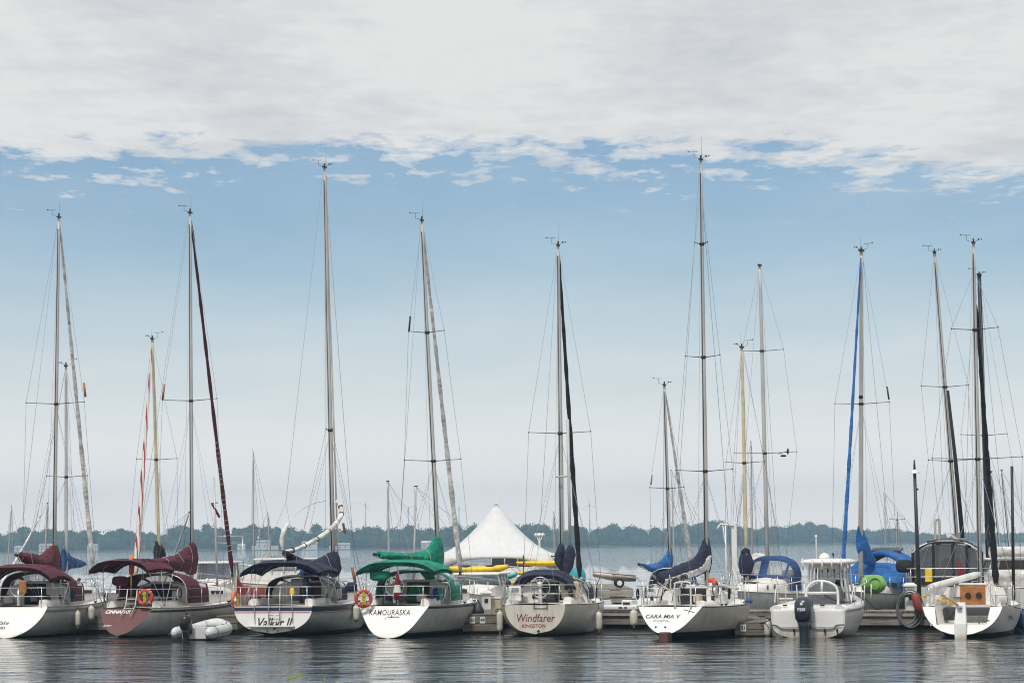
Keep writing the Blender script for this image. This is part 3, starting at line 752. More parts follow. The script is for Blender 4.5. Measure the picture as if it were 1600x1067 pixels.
h_far = m2('MULTIPLY', wc, .42)
h = m2('ADD', m2('MULTIPLY', h_near, m2('SUBTRACT', 1.0, m2('MULTIPLY', far.outputs[0], .6))), m2('MULTIPLY', m2('SUBTRACT', h_far, .0), far.outputs[0]))
b = N_.new('ShaderNodeBump'); b.inputs['Strength'].default_value = 1; b.inputs['Distance'].default_value = 1.0
L2.new(h, b.inputs['Height']); L2.new(b.outputs[0], B.inputs['Normal'])
rr_n = m2('SUBTRACT', .05, m2('MULTIPLY', far.outputs[0], .036)); L2.new(rr_n, B.inputs['Roughness'])
MATS['water'] = m
wm = MB(); wm.add([(-1550, -30, 0), (1550, -30, 0), (1550, 4500, 0), (-1550, 4500, 0)], [(0, 1, 2, 3)])
wo = obj('water', wm, ['water']); wo['kind'] = 'structure'
# near bank the camera stands on (below the frame)
mat('bank_grass', (.06, .09, .03), .9, bump=.05, bscale=6, var=.3)
bm_ = MB(); rows = []
for i in range(13):
    y = -25 + i * 3.2; z = 1.3 if y < 9 else max(-.5, 1.3 - (y - 9) * .45)
    rows.append([Vector((x, y, z + .12 * noise.noise(Vector((x * .3, y * .3, 0))))) for x in range(-40, 41, 4)])
bm_.grid(rows); bo = obj('bank', bm_, ['bank_grass']); bo['kind'] = 'structure'
# ---------------------------------------------------------------- far shore
mat('shore_ground', (.05, .07, .035), .9)
def leafmat(name, c1, c2):
    m, N, L3, B = nodes_of(name); g = N.new('ShaderNodeNewGeometry')
    n = N.new('ShaderNodeTexNoise'); n.inputs['Scale'].default_value = .16; n.inputs['Detail'].default_value = 5; L3.new(g.outputs['Position'], n.inputs['Vector'])
    r = N.new('ShaderNodeValToRGB'); r.color_ramp.elements[0].position = .35; r.color_ramp.elements[1].position = .65; r.color_ramp.elements[0].color = (*c1, 1); r.color_ramp.elements[1].color = (*c2, 1)
    L3.new(n.outputs['Fac'], r.inputs[0]); L3.new(r.outputs[0], B.inputs['Base Color']); B.inputs['Roughness'].default_value = .9; B.inputs['Specular IOR Level'].default_value = .1; MATS[name] = m
leafmat('far_leaves', (.010, .022, .012), (.046, .072, .032))
SHORE = 2050.0
def shoreY(x): # distance of the shore line at lateral x: recedes to the right
    return SHORE + max(0, x) * 1.5 + 25 * math.sin(x * .013)
gm = MB(); rows = []
for k in range(-60, 61):
    x = k * 22; y0 = shoreY(x); rows.append([Vector((x, y0, -.4)), Vector((x, y0 + 6, .7)), Vector((x, y0 + 60, 3 + max(0, x) * .006)), Vector((x, y0 + 400, 6)), Vector((x, min(4480, y0 + 1500), 4))])
gm.grid(rows); go = obj('far_shore', gm, ['shore_ground']); go['kind'] = 'structure'
# crown heights along the shore read off the photograph: (photo x, top y)
prof = [(-600, 826), (0, 828), (20, 824), (45, 819), (70, 823), (100, 822), (130, 826), (160, 824), (185, 819), (205, 824), (222, 830), (245, 832), (262, 828), (280, 820), (310, 819), (335, 820), (370, 826), (395, 820), (420, 818), (450, 822),
        (476, 825), (483, 815), (500, 821), (530, 822), (560, 826), (580, 820), (600, 826), (622, 824), (640, 815), (655, 826), (680, 824), (700, 819), (740, 818), (800, 817), (830, 817), (850, 820), (880, 823), (905, 820), (950, 817), (985, 820),
        (1012, 825), (1035, 820), (1060, 815), (1095, 812), (1130, 813), (1160, 820), (1200, 822), (1235, 821), (1250, 816), (1275, 815), (1300, 819), (1325, 826), (1345, 828), (1375, 826), (1398, 823), (1415, 828), (1450, 832), (1500, 832), (1520, 829), (1545, 831), (1600, 831), (2400, 830)]
def top_at(px):
    for (a, ya), (b_, yb) in zip(prof, prof[1:]):
        if a <= px <= b_: return lerp(ya, yb, (px - a) / (b_ - a))
    return 829
tm = MB(); rnd = random.Random(11)
def crown(c, rx, rz, nleaf, ls):
    tm.ell(c, (rx * .78, rx * .78, rz * .80), 0, 9, 6)
    for i in range(nleaf):
        a = rnd.uniform(0, 2 * PI); u = rnd.uniform(-.8, 1); q = math.sqrt(1 - u * u); k = rnd.uniform(.76, .98) * (1 + .10 * math.sin(a * 3 + u * 5))
        p = c + Vector((rx * q * math.cos(a) * k, rx * q * math.sin(a) * k, rz * u * k)); d = [Vector([rnd.uniform(-1, 1) for _ in range(3)]).normalized() * ls * rnd.uniform(.6, 1.2) for _ in range(2)]
        tm.add([p - d[0], p + d[1], p + d[0], p - d[1]], [(0, 1, 2, 3)], 0, False)
x = -820
while x < 1250:
    for row in range(3):
        xx = x + rnd.uniform(-4, 4); y = shoreY(xx) + 12 + row * 16 + rnd.uniform(-5, 5)
        v = cam_m.inverted() @ Vector((xx, y, 10)); px = 800 + F * v.x / -v.z
        if row == 0 and rnd.random() < .35: continue
        ty = top_at(px) if -600 < px < 2400 else 827 + 5 * math.sin(px * .02)
        zt = (P(px, ty, y)).z
        hfac = (rnd.uniform(.40, .72), rnd.uniform(.66, .92), rnd.uniform(.82, 1.06))[row]
        zt *= hfac; rx = rnd.uniform(5, 10.5); rz = min(zt * .5, rx * rnd.uniform(.75, 1.05))
        vis = abs(px - 800) < 900
        crown(Vector((xx, y, zt - rz * .95)), rx, rz, 130 if vis else 30, .85)
        if zt - 2 * rz > 2: crown(Vector((xx + rnd.uniform(-2, 2), y - 1, (zt - 2 * rz) * .55 + 1)), rx * .9, (zt - 2 * rz) * .6 + 1.5, 50 if vis else 0, .95)
    x += rnd.uniform(5, 9)
to = obj('far_wood', tm, ['far_leaves']); to['kind'] = 'stuff'; to['label'] = 'dark wooded far shore of the lake'
# houses on the shore
def house(label, px, w, h, roof, y=None, dx=0, wings=(), wm='house_white'):
    p = P(px, 850, 2042); X = p.x; yy = shoreY(X) - 6
    t = thing('lake_house', label, 'house', (X, yy, .4))
    q = MB(); q.box((0, 0, h / 2), (w, 7, h)); obj('wall', q, [wm], t)
    for (ox, ww, hh) in wings:
        q = MB(); q.box((ox, 1, hh / 2), (ww, 6, hh)); obj('wing', q, [wm], t)
    
    q = MB(); q.loft([[Vector((sx * (w / 2 + .4), -3.9, h + .01)), Vector((sx * (w / 2 + .4), 3.9, h + .01)), Vector((sx * (w / 2 - .3), 0, h + roof))] for sx in (-1, 1)], sm=False); obj('roof', q, ['house_roof' if wm == 'house_white' else 'house_white'], t)
    for k in range(int(w // 5)):
        q = MB(); q.box((-w / 2 + 2.5 + k * 4, -3.55, h * .5), (1.0, .15, 1.1)); obj('window', q, ['window_dark'], t)
    return t
house('white two-storey lake house with flat wings, left of the navy boat boom', 414, 11, 6.0, 1.6, wings=((-6.5, 5, 3.2), (8, 7, 3.2)))
house('white lake house half hidden behind the slanting white sail roll', 487, 12, 4.5, 2)
house('long low white boathouse right of the tall grey mast of the navy-striped boat', 540, 10, 3.4, 1.6, wings=((-7.5, 7, 2.6),))
house('small white boathouse behind the steel frame at the burgundy furled sail', 379, 6, 3.2, 1.8)
house('grey lake house among trees behind the green sail cover', 668, 9, 4.2, 1.8, wm='hull_cream')
house('pale cottage behind the white bundle left of the burgundy sail cover', 63, 11, 4.6, 1.8)
house('tiny cottage at the foot of the trees near the left frame edge', 20, 6, 3.4, 1.6)
house('pale cottage to the right of the furled white sail of the leftmost boat', 137, 8, 4, 1.8)
# wind turbines far beyond the wood
def turbine(label, px, py, D, ang, bl):
    hub = P(px, py, D); t = thing('wind_turbine', label, 'wind turbine', (hub.x, hub.y, 0), 0, 'wind turbines far beyond the wood'); h = hub.z
    q = MB(); q.tube([(0, 0, 0), (0, 0, h)], [1.3, .75], 10); obj('tower', q, ['turbine_white'], t)
    q = MB(); q.box((0, .6, h + .2), (1.3, 4.5, 1.4)); q2 = obj('nacelle', q, ['turbine_white'], t, bevel=.3)
    for k in range(3):
        a = R(ang + 120 * k); d = Vector((math.cos(a), 0, math.sin(a))); c = Vector((0, -2.2, h)); q = MB(); q.tube([c, c + d * bl * .2, c + d * bl], [.45, .75, .18], 6, flat=.4); obj('blade', q, ['turbine_white'], t)
turbine('pale wind turbine beyond the wood, right of the tallest mast of the left half', 571, 787, 3500, 57, 14)
turbine('pale wind turbine beyond the wood, right of the black furled sail', 921, 788, 3500, 333, 15)
turbine('pale wind turbine beyond the wood, seen between the green-covered mast and its furled sail', 717, 793, 3500, 85, 14)
turbine('pale wind turbine beyond the wood, left of the green-covered mast', 638, 793, 3500, 20, 13)
# ---------------------------------------------------------------- plant sprigs at the near bank
mat('sprig_leaf', (.16, .26, .03), .6, var=.25)
def sprig(label, px, py, D, n, seed):
    top = P(px, py, D); g0 = 1.3 if D < 9 else 1.3 - (D - 9) * .45; rr = random.Random(seed)
    t = thing('wild_plant', label, 'plant', (top.x, top.y, g0))
    h = top.z - g0; lean = rr.uniform(-.02, .06); pts = [Vector((lean * (1 - k / 6) , 0, h * k / 6)) for k in range(7)]
    q = MB(); q.tube(pts, [.006, .0055, .005, .005, .004, .003, .002], 5); obj('stem', q, ['sprig_leaf'], t)
    for k in range(n):
        zc_ = h * (1 - (k + .3) / n * .9); a = k * 2.4; d = Vector((math.cos(a), math.sin(a) * .6, .35)).normalized(); s_ = Vector((-d.y, d.x, 0)).normalized(); p = Vector((lean * .1, 0, zc_)); l = rr.uniform(.05, .085)
        q = MB(); q.add([p, p + d * l * .5 + s_ * l * .22 + Vector((0, 0, -.005)), p + d * l, p + d * l * .5 - s_ * l * .22 + Vector((0, 0, -.005)), p + d * l * .5 + Vector((0, 0, .008))], [(0, 1, 4), (1, 2, 4), (2, 3, 4), (3, 0, 4)]); obj('leaf', q, ['sprig_leaf'], t, solid=.0015)
sprig('tallest green leafy sprig poking up at the bottom edge below the navy-striped boat', 450, 1043, 11.2, 12, 1)
sprig('shorter green sprig just right of the tall one at the bottom edge', 507, 1057, 11.2, 11, 2)
sprig('rightmost little green sprig at the bottom edge', 525, 1060, 11.4, 11, 3)
# ---------------------------------------------------------------- docks and piers
def dock(name, label, x0, x1, y0, y1, zt, zb, along='x', grp=None, front=2, rz=0, m='timber_x'):
    """timber dock: plank deck, stacked face boards, float underneath"""
    cx_, cy_ = (x0 + x1) / 2, (y0 + y1) / 2
    t = thing(name, label, 'dock', (cx_, y0, 0), rz, grp); w = x1 - x0; l = y1 - y0
    mb = MB(); rr = random.Random(int(x0 * 10))
    if along == 'x':
        n = max(2, int(w / .16)); 
        for i in range(n):
            x = -w / 2 + (i + .5) * w / n; mb.box((x, l / 2, zt - .02 + rr.uniform(-.004, .004)), (w / n * .93, l + .04, .045))
    else:
        n = max(2, int(l / .16))
        for i in range(n):
            mb.box((0, (i + .5) * l / n, zt - .02 + rr.uniform(-.004, .004)), (w + .04, l / n * .93, .045))
    obj('planking', mb, ['timber_y' if along == 'x' else 'timber_x'], t)
    mb = MB(); hh = (zt - .05 - zb) / front
    for k in range(front):
        z = zt - .05 - hh * (k + .5)
        mb.box((0, .04, z), (w - .04 * k, .08, hh - .018)); mb.box((0, l - .04, z), (w - .04 * k, .08, hh - .018))
        mb.box((-w / 2 + .04 + .02 * k, l / 2, z), (.08, l - .17, hh - .018)); mb.box((w / 2 - .04 - .02 * k, l / 2, z), (.08, l - .17, hh - .018))
    obj('face_board', mb, [m], t)
    mb = MB(); mb.box((0, l / 2 + .03, (zb + .02) / 2 - .1), (w - .3, l - .3, zb + .22)); obj('float', mb, ['rubber'], t)
    return t
def dock_gear(t, pts):
    for x, y, z in pts:
        q = MB(); q.tube([(x - .12, y, z + .07), (x + .12, y, z + .07)], .018, 6); q.tube([(x - .04, y, z - .03), (x - .04, y, z + .07)], .016, 6); q.tube([(x + .04, y, z - .03), (x + .04, y, z + .07)], .016, 6); obj('dock_cleat', q, ['fitting'], t)
def plate(dk, s_, x, z, y=-.004, w=.18):
    q = MB(); q.box((x, y - .006, z), (w, .012, w * 1.25)); p = obj('number_plate', q, ['white_gloss'], dk)
    mtx = Matrix(((1, 0, 0, x), (0, 0, -1, y - .016), (0, 1, 0, z), (0, 0, 0, 1)))
    text(p, s_, w * .85, mtx, 'ink_black', bold=.003)
WZ = .62
main = dock('main_walkway', 'long weathered timber walkway running behind the front row of boats', -25, 25, 96.5, 98.5, WZ, .12, 'x', rz=-math.atan(.38))
def WY(px, o=0.0): return (96.5 + o) / (1 + .38 * (px - 800) / F)
f1 = dock('finger_dock', 'short timber finger dock with two number plates between the green boat and the cream hull', P(722, 960, 90.5).x, P(786, 960, 90.5).x, 90.5, 96.7, WZ + .05, .07, 'y')
wd = f1.location.x; plate(f1, '50', P(738, 960, 90.5).x - wd, .46); plate(f1, '49', P(754, 960, 90.5).x - wd, .46)
f2 = dock('finger_dock', 'timber finger dock with one number plate beside the white motorboat', P(1147, 960, 85.6).x, P(1212, 960, 85.6).x, 85.6, 93.2, .46, .02, 'y')
plate(f2, '51', P(1161, 960, 85.6).x - f2.location.x, .27)
f3 = dock('finger_dock', 'timber finger dock between the leftmost boat and the maroon transom', P(128, 960, 94).x, P(166, 960, 94).x, 94, 102.2, WZ, .12, 'y')
f4 = dock('finger_dock', 'timber finger dock hidden between the dinghy and the navy-striped boat', P(338, 960, 93).x, P(372, 960, 93).x, 93, 100.0, WZ, .12, 'y')
dock_gear(f1, [(-.5, .25, WZ + .05), (.55, .3, WZ + .05), (.55, 4, WZ + .05)]); dock_gear(f2, [(-.55, .25, .46), (.6, .3, .46), (.6, 4, .46)]); dock_gear(f3, [(-.2, .25, WZ), (.2, 3, WZ)]); dock_gear(main, [(x, .15, WZ) for x in (-17, -12.2, -6.5, 3.6, 6, 11.8, 13.2, 14.5, 19)])
for x0_, x1_ in ((3.2, 5.6), (12.6, 16.3)):
    q = MB(); q.box(((x0_ + x1_) / 2, -.035, WZ - .13), (x1_ - x0_, .05, .1)); obj('rub_strip', q, ['timber_pale'], main)
def dock_box(label, px, Y, w, h, d, m, lid=True):
    Y = WY(px, Y - 99.6)
    c = P(px, 950, Y); t = thing('dock_box', label, 'box', (c.x, Y, WZ)); q = MB(); q.box((0, 0, h / 2), (w, d, h)); obj('body', q, [m], t, bevel=.02)
    if lid: q = MB(); q.box((0, 0, h + .03), (w + .05, d + .05, .06)); obj('lid', q, ['white_gloss'], t, bevel=.015)
dock_box('beige lidded dock box behind the finger dock with two plates', 772, 100.6, .5, .42, .4, 'beige')
dock_box('grey crate on the walkway just left of the pedal boat', 949, 100.7, .4, .3, .3, 'stripe_grey', False)
dock_box('small beige cooler on the walkway behind the motorboat\'s port corner', 1228, 100.8, .45, .38, .35, 'beige')
# green cowls standing on the finger dock's corners
def cowl(label, px, Y, z, h=.38, r=.17):
    p = P(px, 950, Y); t = tag(obj('dock_cushion', MB().lathe((0, 0, 0), [(r, 0), (r * .98, h * .25), (r * .6, h * .6), (r * .22, h * .85), (.03, h)], 14), ['fender_black'], loc=(p.x, Y, z)), label, 'dock cushion'); return t
cowl('dark cone-shaped cushion on the left corner of the finger dock with two plates', 726, 90.75, WZ + .055)
cowl('larger dark cone-shaped cushion beside a hoop on the finger dock with two plates', 747, 91.1, WZ + .055, .48, .21)
# timber pier further back
pier = thing('timber_pier', 'pale two-tier timber pier in the background carrying kayak racks and trailer', 'pier', (1.15, 107, 0))
px0, px1 = -4.4, 3.75
q = MB()
for i in range(50):
    x = px0 + (i + .5) * (px1 - px0) / 50; q.box((x, 6.5, 1.19), ((px1 - px0) / 50 * .92, 13, .05))
obj('planking', q, ['timber_y'], pier)
q = MB(); q.box(((px0 + px1) / 2, 0, 1.02), (px1 - px0, .1, .26)); q.box(((px0 + px1) / 2, .05, .76), (px1 - px0 - .1, .1, .22)); obj('face_board', q, ['timber_pale'], pier)
q = MB()
for i in range(6):
    for y in (.5, 6, 12): q.tube([(px0 + .4 + i * 1.47, y, -.8), (px0 + .4 + i * 1.47, y, 1.14)], .12, 8)
for k, o in enumerate([q]): obj('piling', o, ['timber_wet'], pier)
pz = 1.22
# ---------------------------------------------------------------- marquee
def tent():
    Y = 117.0; c = P(776, 850, Y); t = thing('marquee_tent', 'white peaked marquee tent standing behind the kayaks', 'tent', (c.x, Y, 0))
    top = P(773, 785, Y).z; ez = 2.62; hw = 2.72; n = 40; mb = MB(); rings = []
    for i in range(15):
        f = max(.015, i / 14); ring = []
        for k in range(n):
            a = 2 * PI * (k + .5) / n; sq = 1 / max(abs(math.cos(a)), abs(math.sin(a))); sq = lerp(1, sq, f ** 1.2)
            r_ = hw * f * sq; zz = ez + (top - ez) * (1 - f) ** 1.6
            scal = .0 if f < .99 else 0
            ring.append(Vector((r_ * math.cos(a), r_ * math.sin(a), zz)))
        rings.append(ring)
    mb.grid(rings, 0, True, True); mb.add(rings[0], [list(range(n))], 0)
    obj('canopy', mb, ['tent'], t, solid=.01)
    # swagged valance: deep at the corners, shallow mid-side
    mb = MB(); up = rings[-1]; dn = []
    for v in up:
        u = min(abs(abs(v.x) - hw), abs(abs(v.y) - hw)); s_ = max(abs(v.x), abs(v.y)); along = (min(abs(v.x), abs(v.y)) / hw)
        dn.append(v + Vector((v.x * .015, v.y * .015, -.16 - .75 * along ** 3)))
    mb.grid([up, dn], 0, True, True); obj('valance', mb, ['tent'], t, solid=.01)
    for sx in (-1, 1):
        for sy in (-1, 1):
            q = MB(); q.tube([(sx * (hw - .06), sy * (hw - .06), pz - .02), (sx * (hw - .06), sy * (hw - .06), ez)], .03, 8); obj('leg', q, ['alu_white'], t)
    for k in range(8):
        j = k * 5; q = MB(); q.tube([r_[j] + Vector((0, 0, .006)) for r_ in rings[1:]], .006, 4); obj('roof_seam', q, ['canvas_white'], t)
    for sx in (-1, 1):
        for sy in (-1, 1): q = MB(); q.tube([(sx * hw, sy * hw, ez), (sx * (hw + .5), sy * (hw + .9), pz)], .012, 4); obj('guy_rope', q, ['rope_white'], t)
    q = MB(); q.tube([(0, 0, top - .3), (0, 0, top + .12)], .02, 6); obj('finial', q, ['alu_white'], t)
tent()
# ---------------------------------------------------------------- kayaks and racks
def kayak(label, px, py, Y, L, m, w=.34, hgt=.17, rz=0, rise=.14, hatch=True, grp=None):
    c = P(px, py, Y); t = thing('kayak', label, 'kayak', c, rz, grp); mb = MB(); rings = []; K = 20
    for i in range(K + 1):
        u = -1 + 2 * i / K; ww = w * (1 - abs(u) ** 2.4) ** .7 + .012; hh = hgt * (1 - .55 * abs(u) ** 3); z = rise * u * u * (1 if u > 0 else .5)
        rings.append([Vector((u * L / 2, ww * math.cos(a), z + hh * (math.sin(a) if math.sin(a) < 0 else .55 * math.sin(a)))) for a in [2 * PI * k / 12 for k in range(12)]])
    mb.loft(rings); obj('kayak_hull', mb, [m], t)
    if hatch:
        for u in (-.25, .22):
            q = MB(); q.lathe((u * L * .9, 0, 0), [(.24, .02), (.25, hgt * .62), (.19, hgt * .75), (.17, hgt * .4)], 14); obj('cockpit_rim', q, ['rubber'], t)
    for sx in (-1, 1):
        q = MB(); q.tube([(sx * L * .47, 0, rise * .8 + .04), (sx * L * .46, 0, rise * .8 + .14), (sx * L * .44, 0, rise * .7 + .05)], .012, 5); obj('carry_handle', q, ['rubber'], t)
    return t
def rack(label, px0_, px1_, Y, tops, y_tip, m='fitting'):
    a = P(px0_, 900, Y); b = P(px1_, 900, Y); w = b.x - a.x; t = thing('kayak_rack', label, 'rack', ((a.x + b.x) / 2, Y, pz))
    top = P(800, y_tip, Y).z - pz
    for sx in (-1, 1):
        for y in (-.35, .35):
            q = MB(); q.tube([(sx * w / 2, y, 0), (sx * w / 2, y, top)], .028, 6); obj('post', q, [m], t)
    for z in tops:
        for sx in (-1, 1):
            q = MB(); q.tube([(sx * w / 2, -.55, z), (sx * w / 2, .5, z)], .026, 6); obj('arm', q, [m], t)
        q = MB(); q.tube([(-w / 2, .35, z), (w / 2, .35, z)], .026, 6); obj('cross_bar', q, [m], t)
    return t
zk = lambda py, Y: P(800, py, Y).z - pz
rack('low dark kayak rack under the long yellow kayak', 722, 778, 112, (zk(893, 112), zk(911, 112)), 892)
rack('taller dark kayak rack behind the navy bimini', 818, 889, 114, (zk(883, 114), zk(901, 114), zk(869, 114)), 867)
kayak('longest yellow kayak with two dark cockpits on the low rack', 748, 889, 112, 2.55, 'yellow', .32, .24)
kayak('light blue kayak on the lower tier under the long yellow kayak', 750, 907, 112, 2.35, 'cyan', .3, .17, hatch=False)
kayak('teal kayak lying on the low rack behind the light blue one', 782, 901, 113.2, 1.5, 'teal', .3, .15, hatch=False)
kayak('yellow kayak on the topmost tier of the tall rack', 851, 879, 114, 2.5, 'yellow', .3, .15, rise=.05, hatch=False)
kayak('yellow kayak on the middle tier, seen under the navy bimini', 850, 895, 114, 2.3, 'yellow', .3, .15, rise=.05, hatch=False)
kayak('yellow kayak lying lowest, seen behind the white bimini frame', 812, 910, 110, 1.6, 'yellow_flat', .3, .12, rise=.08, hatch=False)
q = MB(); q.ell((0, 0, 0), (.34, .3, .42), nu=10, nv=8, e=.8); c = P(903, 912, 111); tag(obj('barrel', q, ['teal'], loc=(c.x, 111, pz + .42)), 'teal barrel on the pier just right of the black furled sail', 'barrel')
# trailer with a small white boat on the pier
def trailer():
    Y = 109.0; c = P(968, 912, Y); t = thing('boat_trailer', 'small dinghy trailer with one visible wheel parked on the timber pier', 'trailer', (c.x, Y, pz))
    for sy in (-.55, .55):
        q = MB(); q.lathe((-.02, sy, .2), [(.19, -.07), (.2, -.03), (.2, .03), (.19, .07)], 18, axis=Matrix.Rotation(PI / 2, 3, 'X')); w = obj('wheel', q, ['rubber'], t)
        q = MB(); q.lathe((-.02, sy, .2), [(.10, -.085), (.11, -.07), (.11, .07), (.10, .085)], 14, axis=Matrix.Rotation(PI / 2, 3, 'X')); obj('rim', q, ['white_gloss'], w)
    q = MB(); q.tube([(-1.0, 0, .56), (.8, -.4, .38)], .028, 6); q.tube([(-1.0, 0, .56), (.8, .4, .38)], .028, 6); q.tube([(-.02, -.5, .2), (-.02, .5, .2)], .028, 6); q.tube([(-.5, 0, .4), (-.02, 0, .2)], .028, 6); obj('frame', q, ['steel'], t)
    q = MB(); q.tube([(-.95, 0, .12), (-.8, 0, .5)], .02, 5); obj('jockey_leg', q, ['ring_red'], t)
    return t
trailer()
def small_dinghy():
    Y = 109.0; c = P(958, 912, Y); t = thing('rowing_dinghy', 'small white sailing dinghy hull resting on the trailer', 'dinghy', (c.x, Y, pz + .42))
    mb = MB(); rings = []
    for i in range(15):
        u = i / 14; x = lerp(-.85, .95, u); w = .42 * math.sin(PI * min(1, .12 + u * .75)) ** .7; d = .26 * math.sin(PI * min(1, .18 + u * .55)) ** .8; top = .22 - .18 * u
        rings.append([Vector((x, w * math.cos(a), top + (d * math.sin(a) if math.sin(a) < 0 else .03 * math.sin(a)))) for a in [2 * PI * k / 14 for k in range(14)]])
    mb.loft(rings); obj('dinghy_hull', mb, ['hull_white'], t)
    q = MB(); q.tube([(-.85, -.1, .26), (0, -.43, .16), (.95, -.28, .08)], .02, 5); obj('gunwale', q, ['wood_teak'], t)
small_dinghy()
# pedal boat / water toy in front of the pier between the cream hull and the white reverse transom
def pedalo():
    Y = WY(972, .5); c = P(972, 950, Y); t = thing('pedal_boat', 'white moulded pedal boat with lilac seat pads on the dock edge', 'pedal boat', (c.x, Y, WZ), -.36)
    mb = MB(); mb.box((0, 0, .11), (1.45, 1.0, .2)); obj('body', mb, ['white_gloss'], t, bevel=.07)
    for x in (-.62, .32):
        q = MB(); q.box((x, -.1, .29), (.42 if x > 0 else .26, .7, .22)); s_ = obj('seat', q, ['white_gloss'], t, bevel=.06)
        q = MB(); q.box((x, -.1, .42), (.34 if x > 0 else .18, .55, .05)); obj('seat_pad', q, ['seat_purple'], s_, bevel=.02)
    q = MB(); q.box((.32, -.46, .27), (.26, .03, .07)); obj('grip_slot', q, ['dark_in'], t)
    q = MB(); q.box((.1, -.51, .12), (.14, .012, .05)); q.box((.3, -.51, .12), (.12, .012, .04)); obj('decal', q, ['ink_navy'], t)
pedalo()
# lamp post on the dock (leaning slightly)
def lamp_post():
    Y = WY(1437, .7); a = P(1437, 948, Y); b = P(1429, 737, Y); t = thing('lamp_post', 'dark slender lamp post with white conical shade on the walkway', 'lamp post', (a.x, Y, WZ))
    d = b - Vector((a.x, Y, WZ)); q = MB(); q.tube([(0, 0, 0), d * .5, d], [.085, .07, .055], 8); obj('post', q, ['alu_dark'], t)
    q = MB(); q.lathe(d + Vector((0, 0, -.06)), [(.17, 0), (.165, .02), (.05, .13), (.04, .15)], 16); obj('lamp_shade', q, ['white_gloss'], t)
    q = MB(); q.tube([d + Vector((0, 0, .08)), d + Vector((0, 0, .42))], [.045, .025], 8); q.tube([d + Vector((-.01, 0, -.6)), d + Vector((.12, 0, -.62))], .04, 6); obj('finial', q, ['fitting'], t)
lamp_post()
# power pedestals on the walkway
def pedestal(label, px, Y=100.2, h=.95, w=.30, m='white_gloss'):
    Y = WY(px, Y - 99.6); c = P(px, 950, Y); t = thing('dock_pedestal', label, 'pedestal', (c.x, Y, WZ)); q = MB(); q.box((0, 0, h / 2), (w, w, h)); obj('body', q, [m], t, bevel=.03)
    q = MB(); q.loft([[Vector((a * k, b * k, z)) for a, b in ((-1, -1), (1, -1), (1, 1), (-1, 1))] for k, z in ((w * .7, h + .002), (w * .72, h + .05), (w * .35, h + .14))], sm=False); obj('cap', q, [m], t)
    q = MB(); q.box((0, -w / 2 - .01, h * .6), (w * .4, .02, h * .25)); obj('socket', q, ['fitting'], t)
pedestal('white flared-cap dock pedestal right of the blue-canopied boat', 1422, 98.9 + .9, .85, .32)
pedestal('small white pedestal on the walkway behind the finger dock with two plates', 760, 100.2, .6, .34)
pedestal('small pedestal box on the walkway behind the maroon-transom boat', 148, 99.9, .35, .3, 'stripe_navy')
# coiled hose
def hose():
    Y = WY(1420, -.15); c = P(1420, 950, Y); t = tag(obj('hose_coil', MB(), ['fender_black'], loc=(c.x, Y, WZ)), '', 'hose')
    bpy.data.objects.remove(t)
    q = MB(); rr = random.Random(4)
    for k in range(6):
        r_ = .36 + .02 * k + rr.uniform(-.03, .03); cx_ = rr.uniform(-.06, .06); zc_ = -.22 + rr.uniform(-.05, .05)
        q.tube([(cx_ + r_ * .95 * math.cos(a), -.02 * k, zc_ + r_ * 1.35 * math.sin(a)) for a in [2 * PI * j / 22 for j in range(22)]], .026, 6, closed=True)
    o = obj('hose_coil', q, ['grey_rub'], loc=(c.x, Y, WZ + .28)); tag(o, 'thick grey hose hung in loops over the walkway edge by the lamp post', 'hose')
hose()
# ---------------------------------------------------------------- front row sailing boats
RT = lambda b: b.root
# 1. leftmost
A = Boat('sailboat', 'leftmost white sailboat with burgundy bimini and wine-red sail cover', 'sailboat', (6, 997), 10.0, 9.6, 1.28, 1.62, 1.05, 1.25, rk=.75, m=1.9, n=1.7, zk=.0,
         boot='antifoul_black', anti='antifoul_black', sheer='stripe_grey', boot_z=(.06, .07), d1=.09, d2=.19)
A.cabin(3.3, 8.6, 1.24, .5, .76, .30, win=(5.3, 5.75, 6.2), wl=.2, doorx=-.1); A.coaming(1.1, 3.3, .95); A.rails(4)
A.mast(5.75, (92, 340), (84, 900), anem=False, spreaders=((631, 1.12),), furl=('canvas_white', .045, .10, .02, .93), lower=True)
A.cover([(32, 862, 876, 2.6), (50, 864, 885, 3.4), (64, 866, 894, 4.3), (76, 856, 900, 5.1), (84, 851, 904, 5.6), (90, 853, 905, 6.0)], 'canvas_wine', .2, ties=0)
A.bimini(.9, 2.9, 1.35, 2.42, 'canvas_burgundy', .42, x=0)
A.dodger(3.0, 4.7, 1.30, 2.25, 'canvas_burgundy', roof=.9)
A.name_text('Wake', 2, 973, .22, 'stripe_brown', .35); A.name_text('ONTARIO', -6, 981, .14, 'ink_black', bold=.004)
q = MB(); q.box((.42, .66, 1.75), (.26, .10, .44)); tag(A.part('grab_bag', q, ['yellow_flat'], bevel=.03), 'ochre cushion bag hanging on the stern rail of the leftmost boat', 'bag') if False else A.part('rail_bag', q, ['wood_orange'], bevel=.03)
q = MB(); q.tube([(.3 * math.cos(a), 1.35, 1.7 + .3 * math.sin(a)) for a in [2 * PI * k / 20 for k in range(20)]], .014, 5, closed=True); q.tube([(0, 1.36, 1.0), (0, 1.36, 1.7)], .05, 8)
for k in range(3): q.tube([(.3 * math.cos(k * PI / 3), 1.35, 1.7 + .3 * math.sin(k * PI / 3)), (-.3 * math.cos(k * PI / 3), 1.35, 1.7 - .3 * math.sin(k * PI / 3))], .008, 4)
A.part('wheel', q, ['steel'])
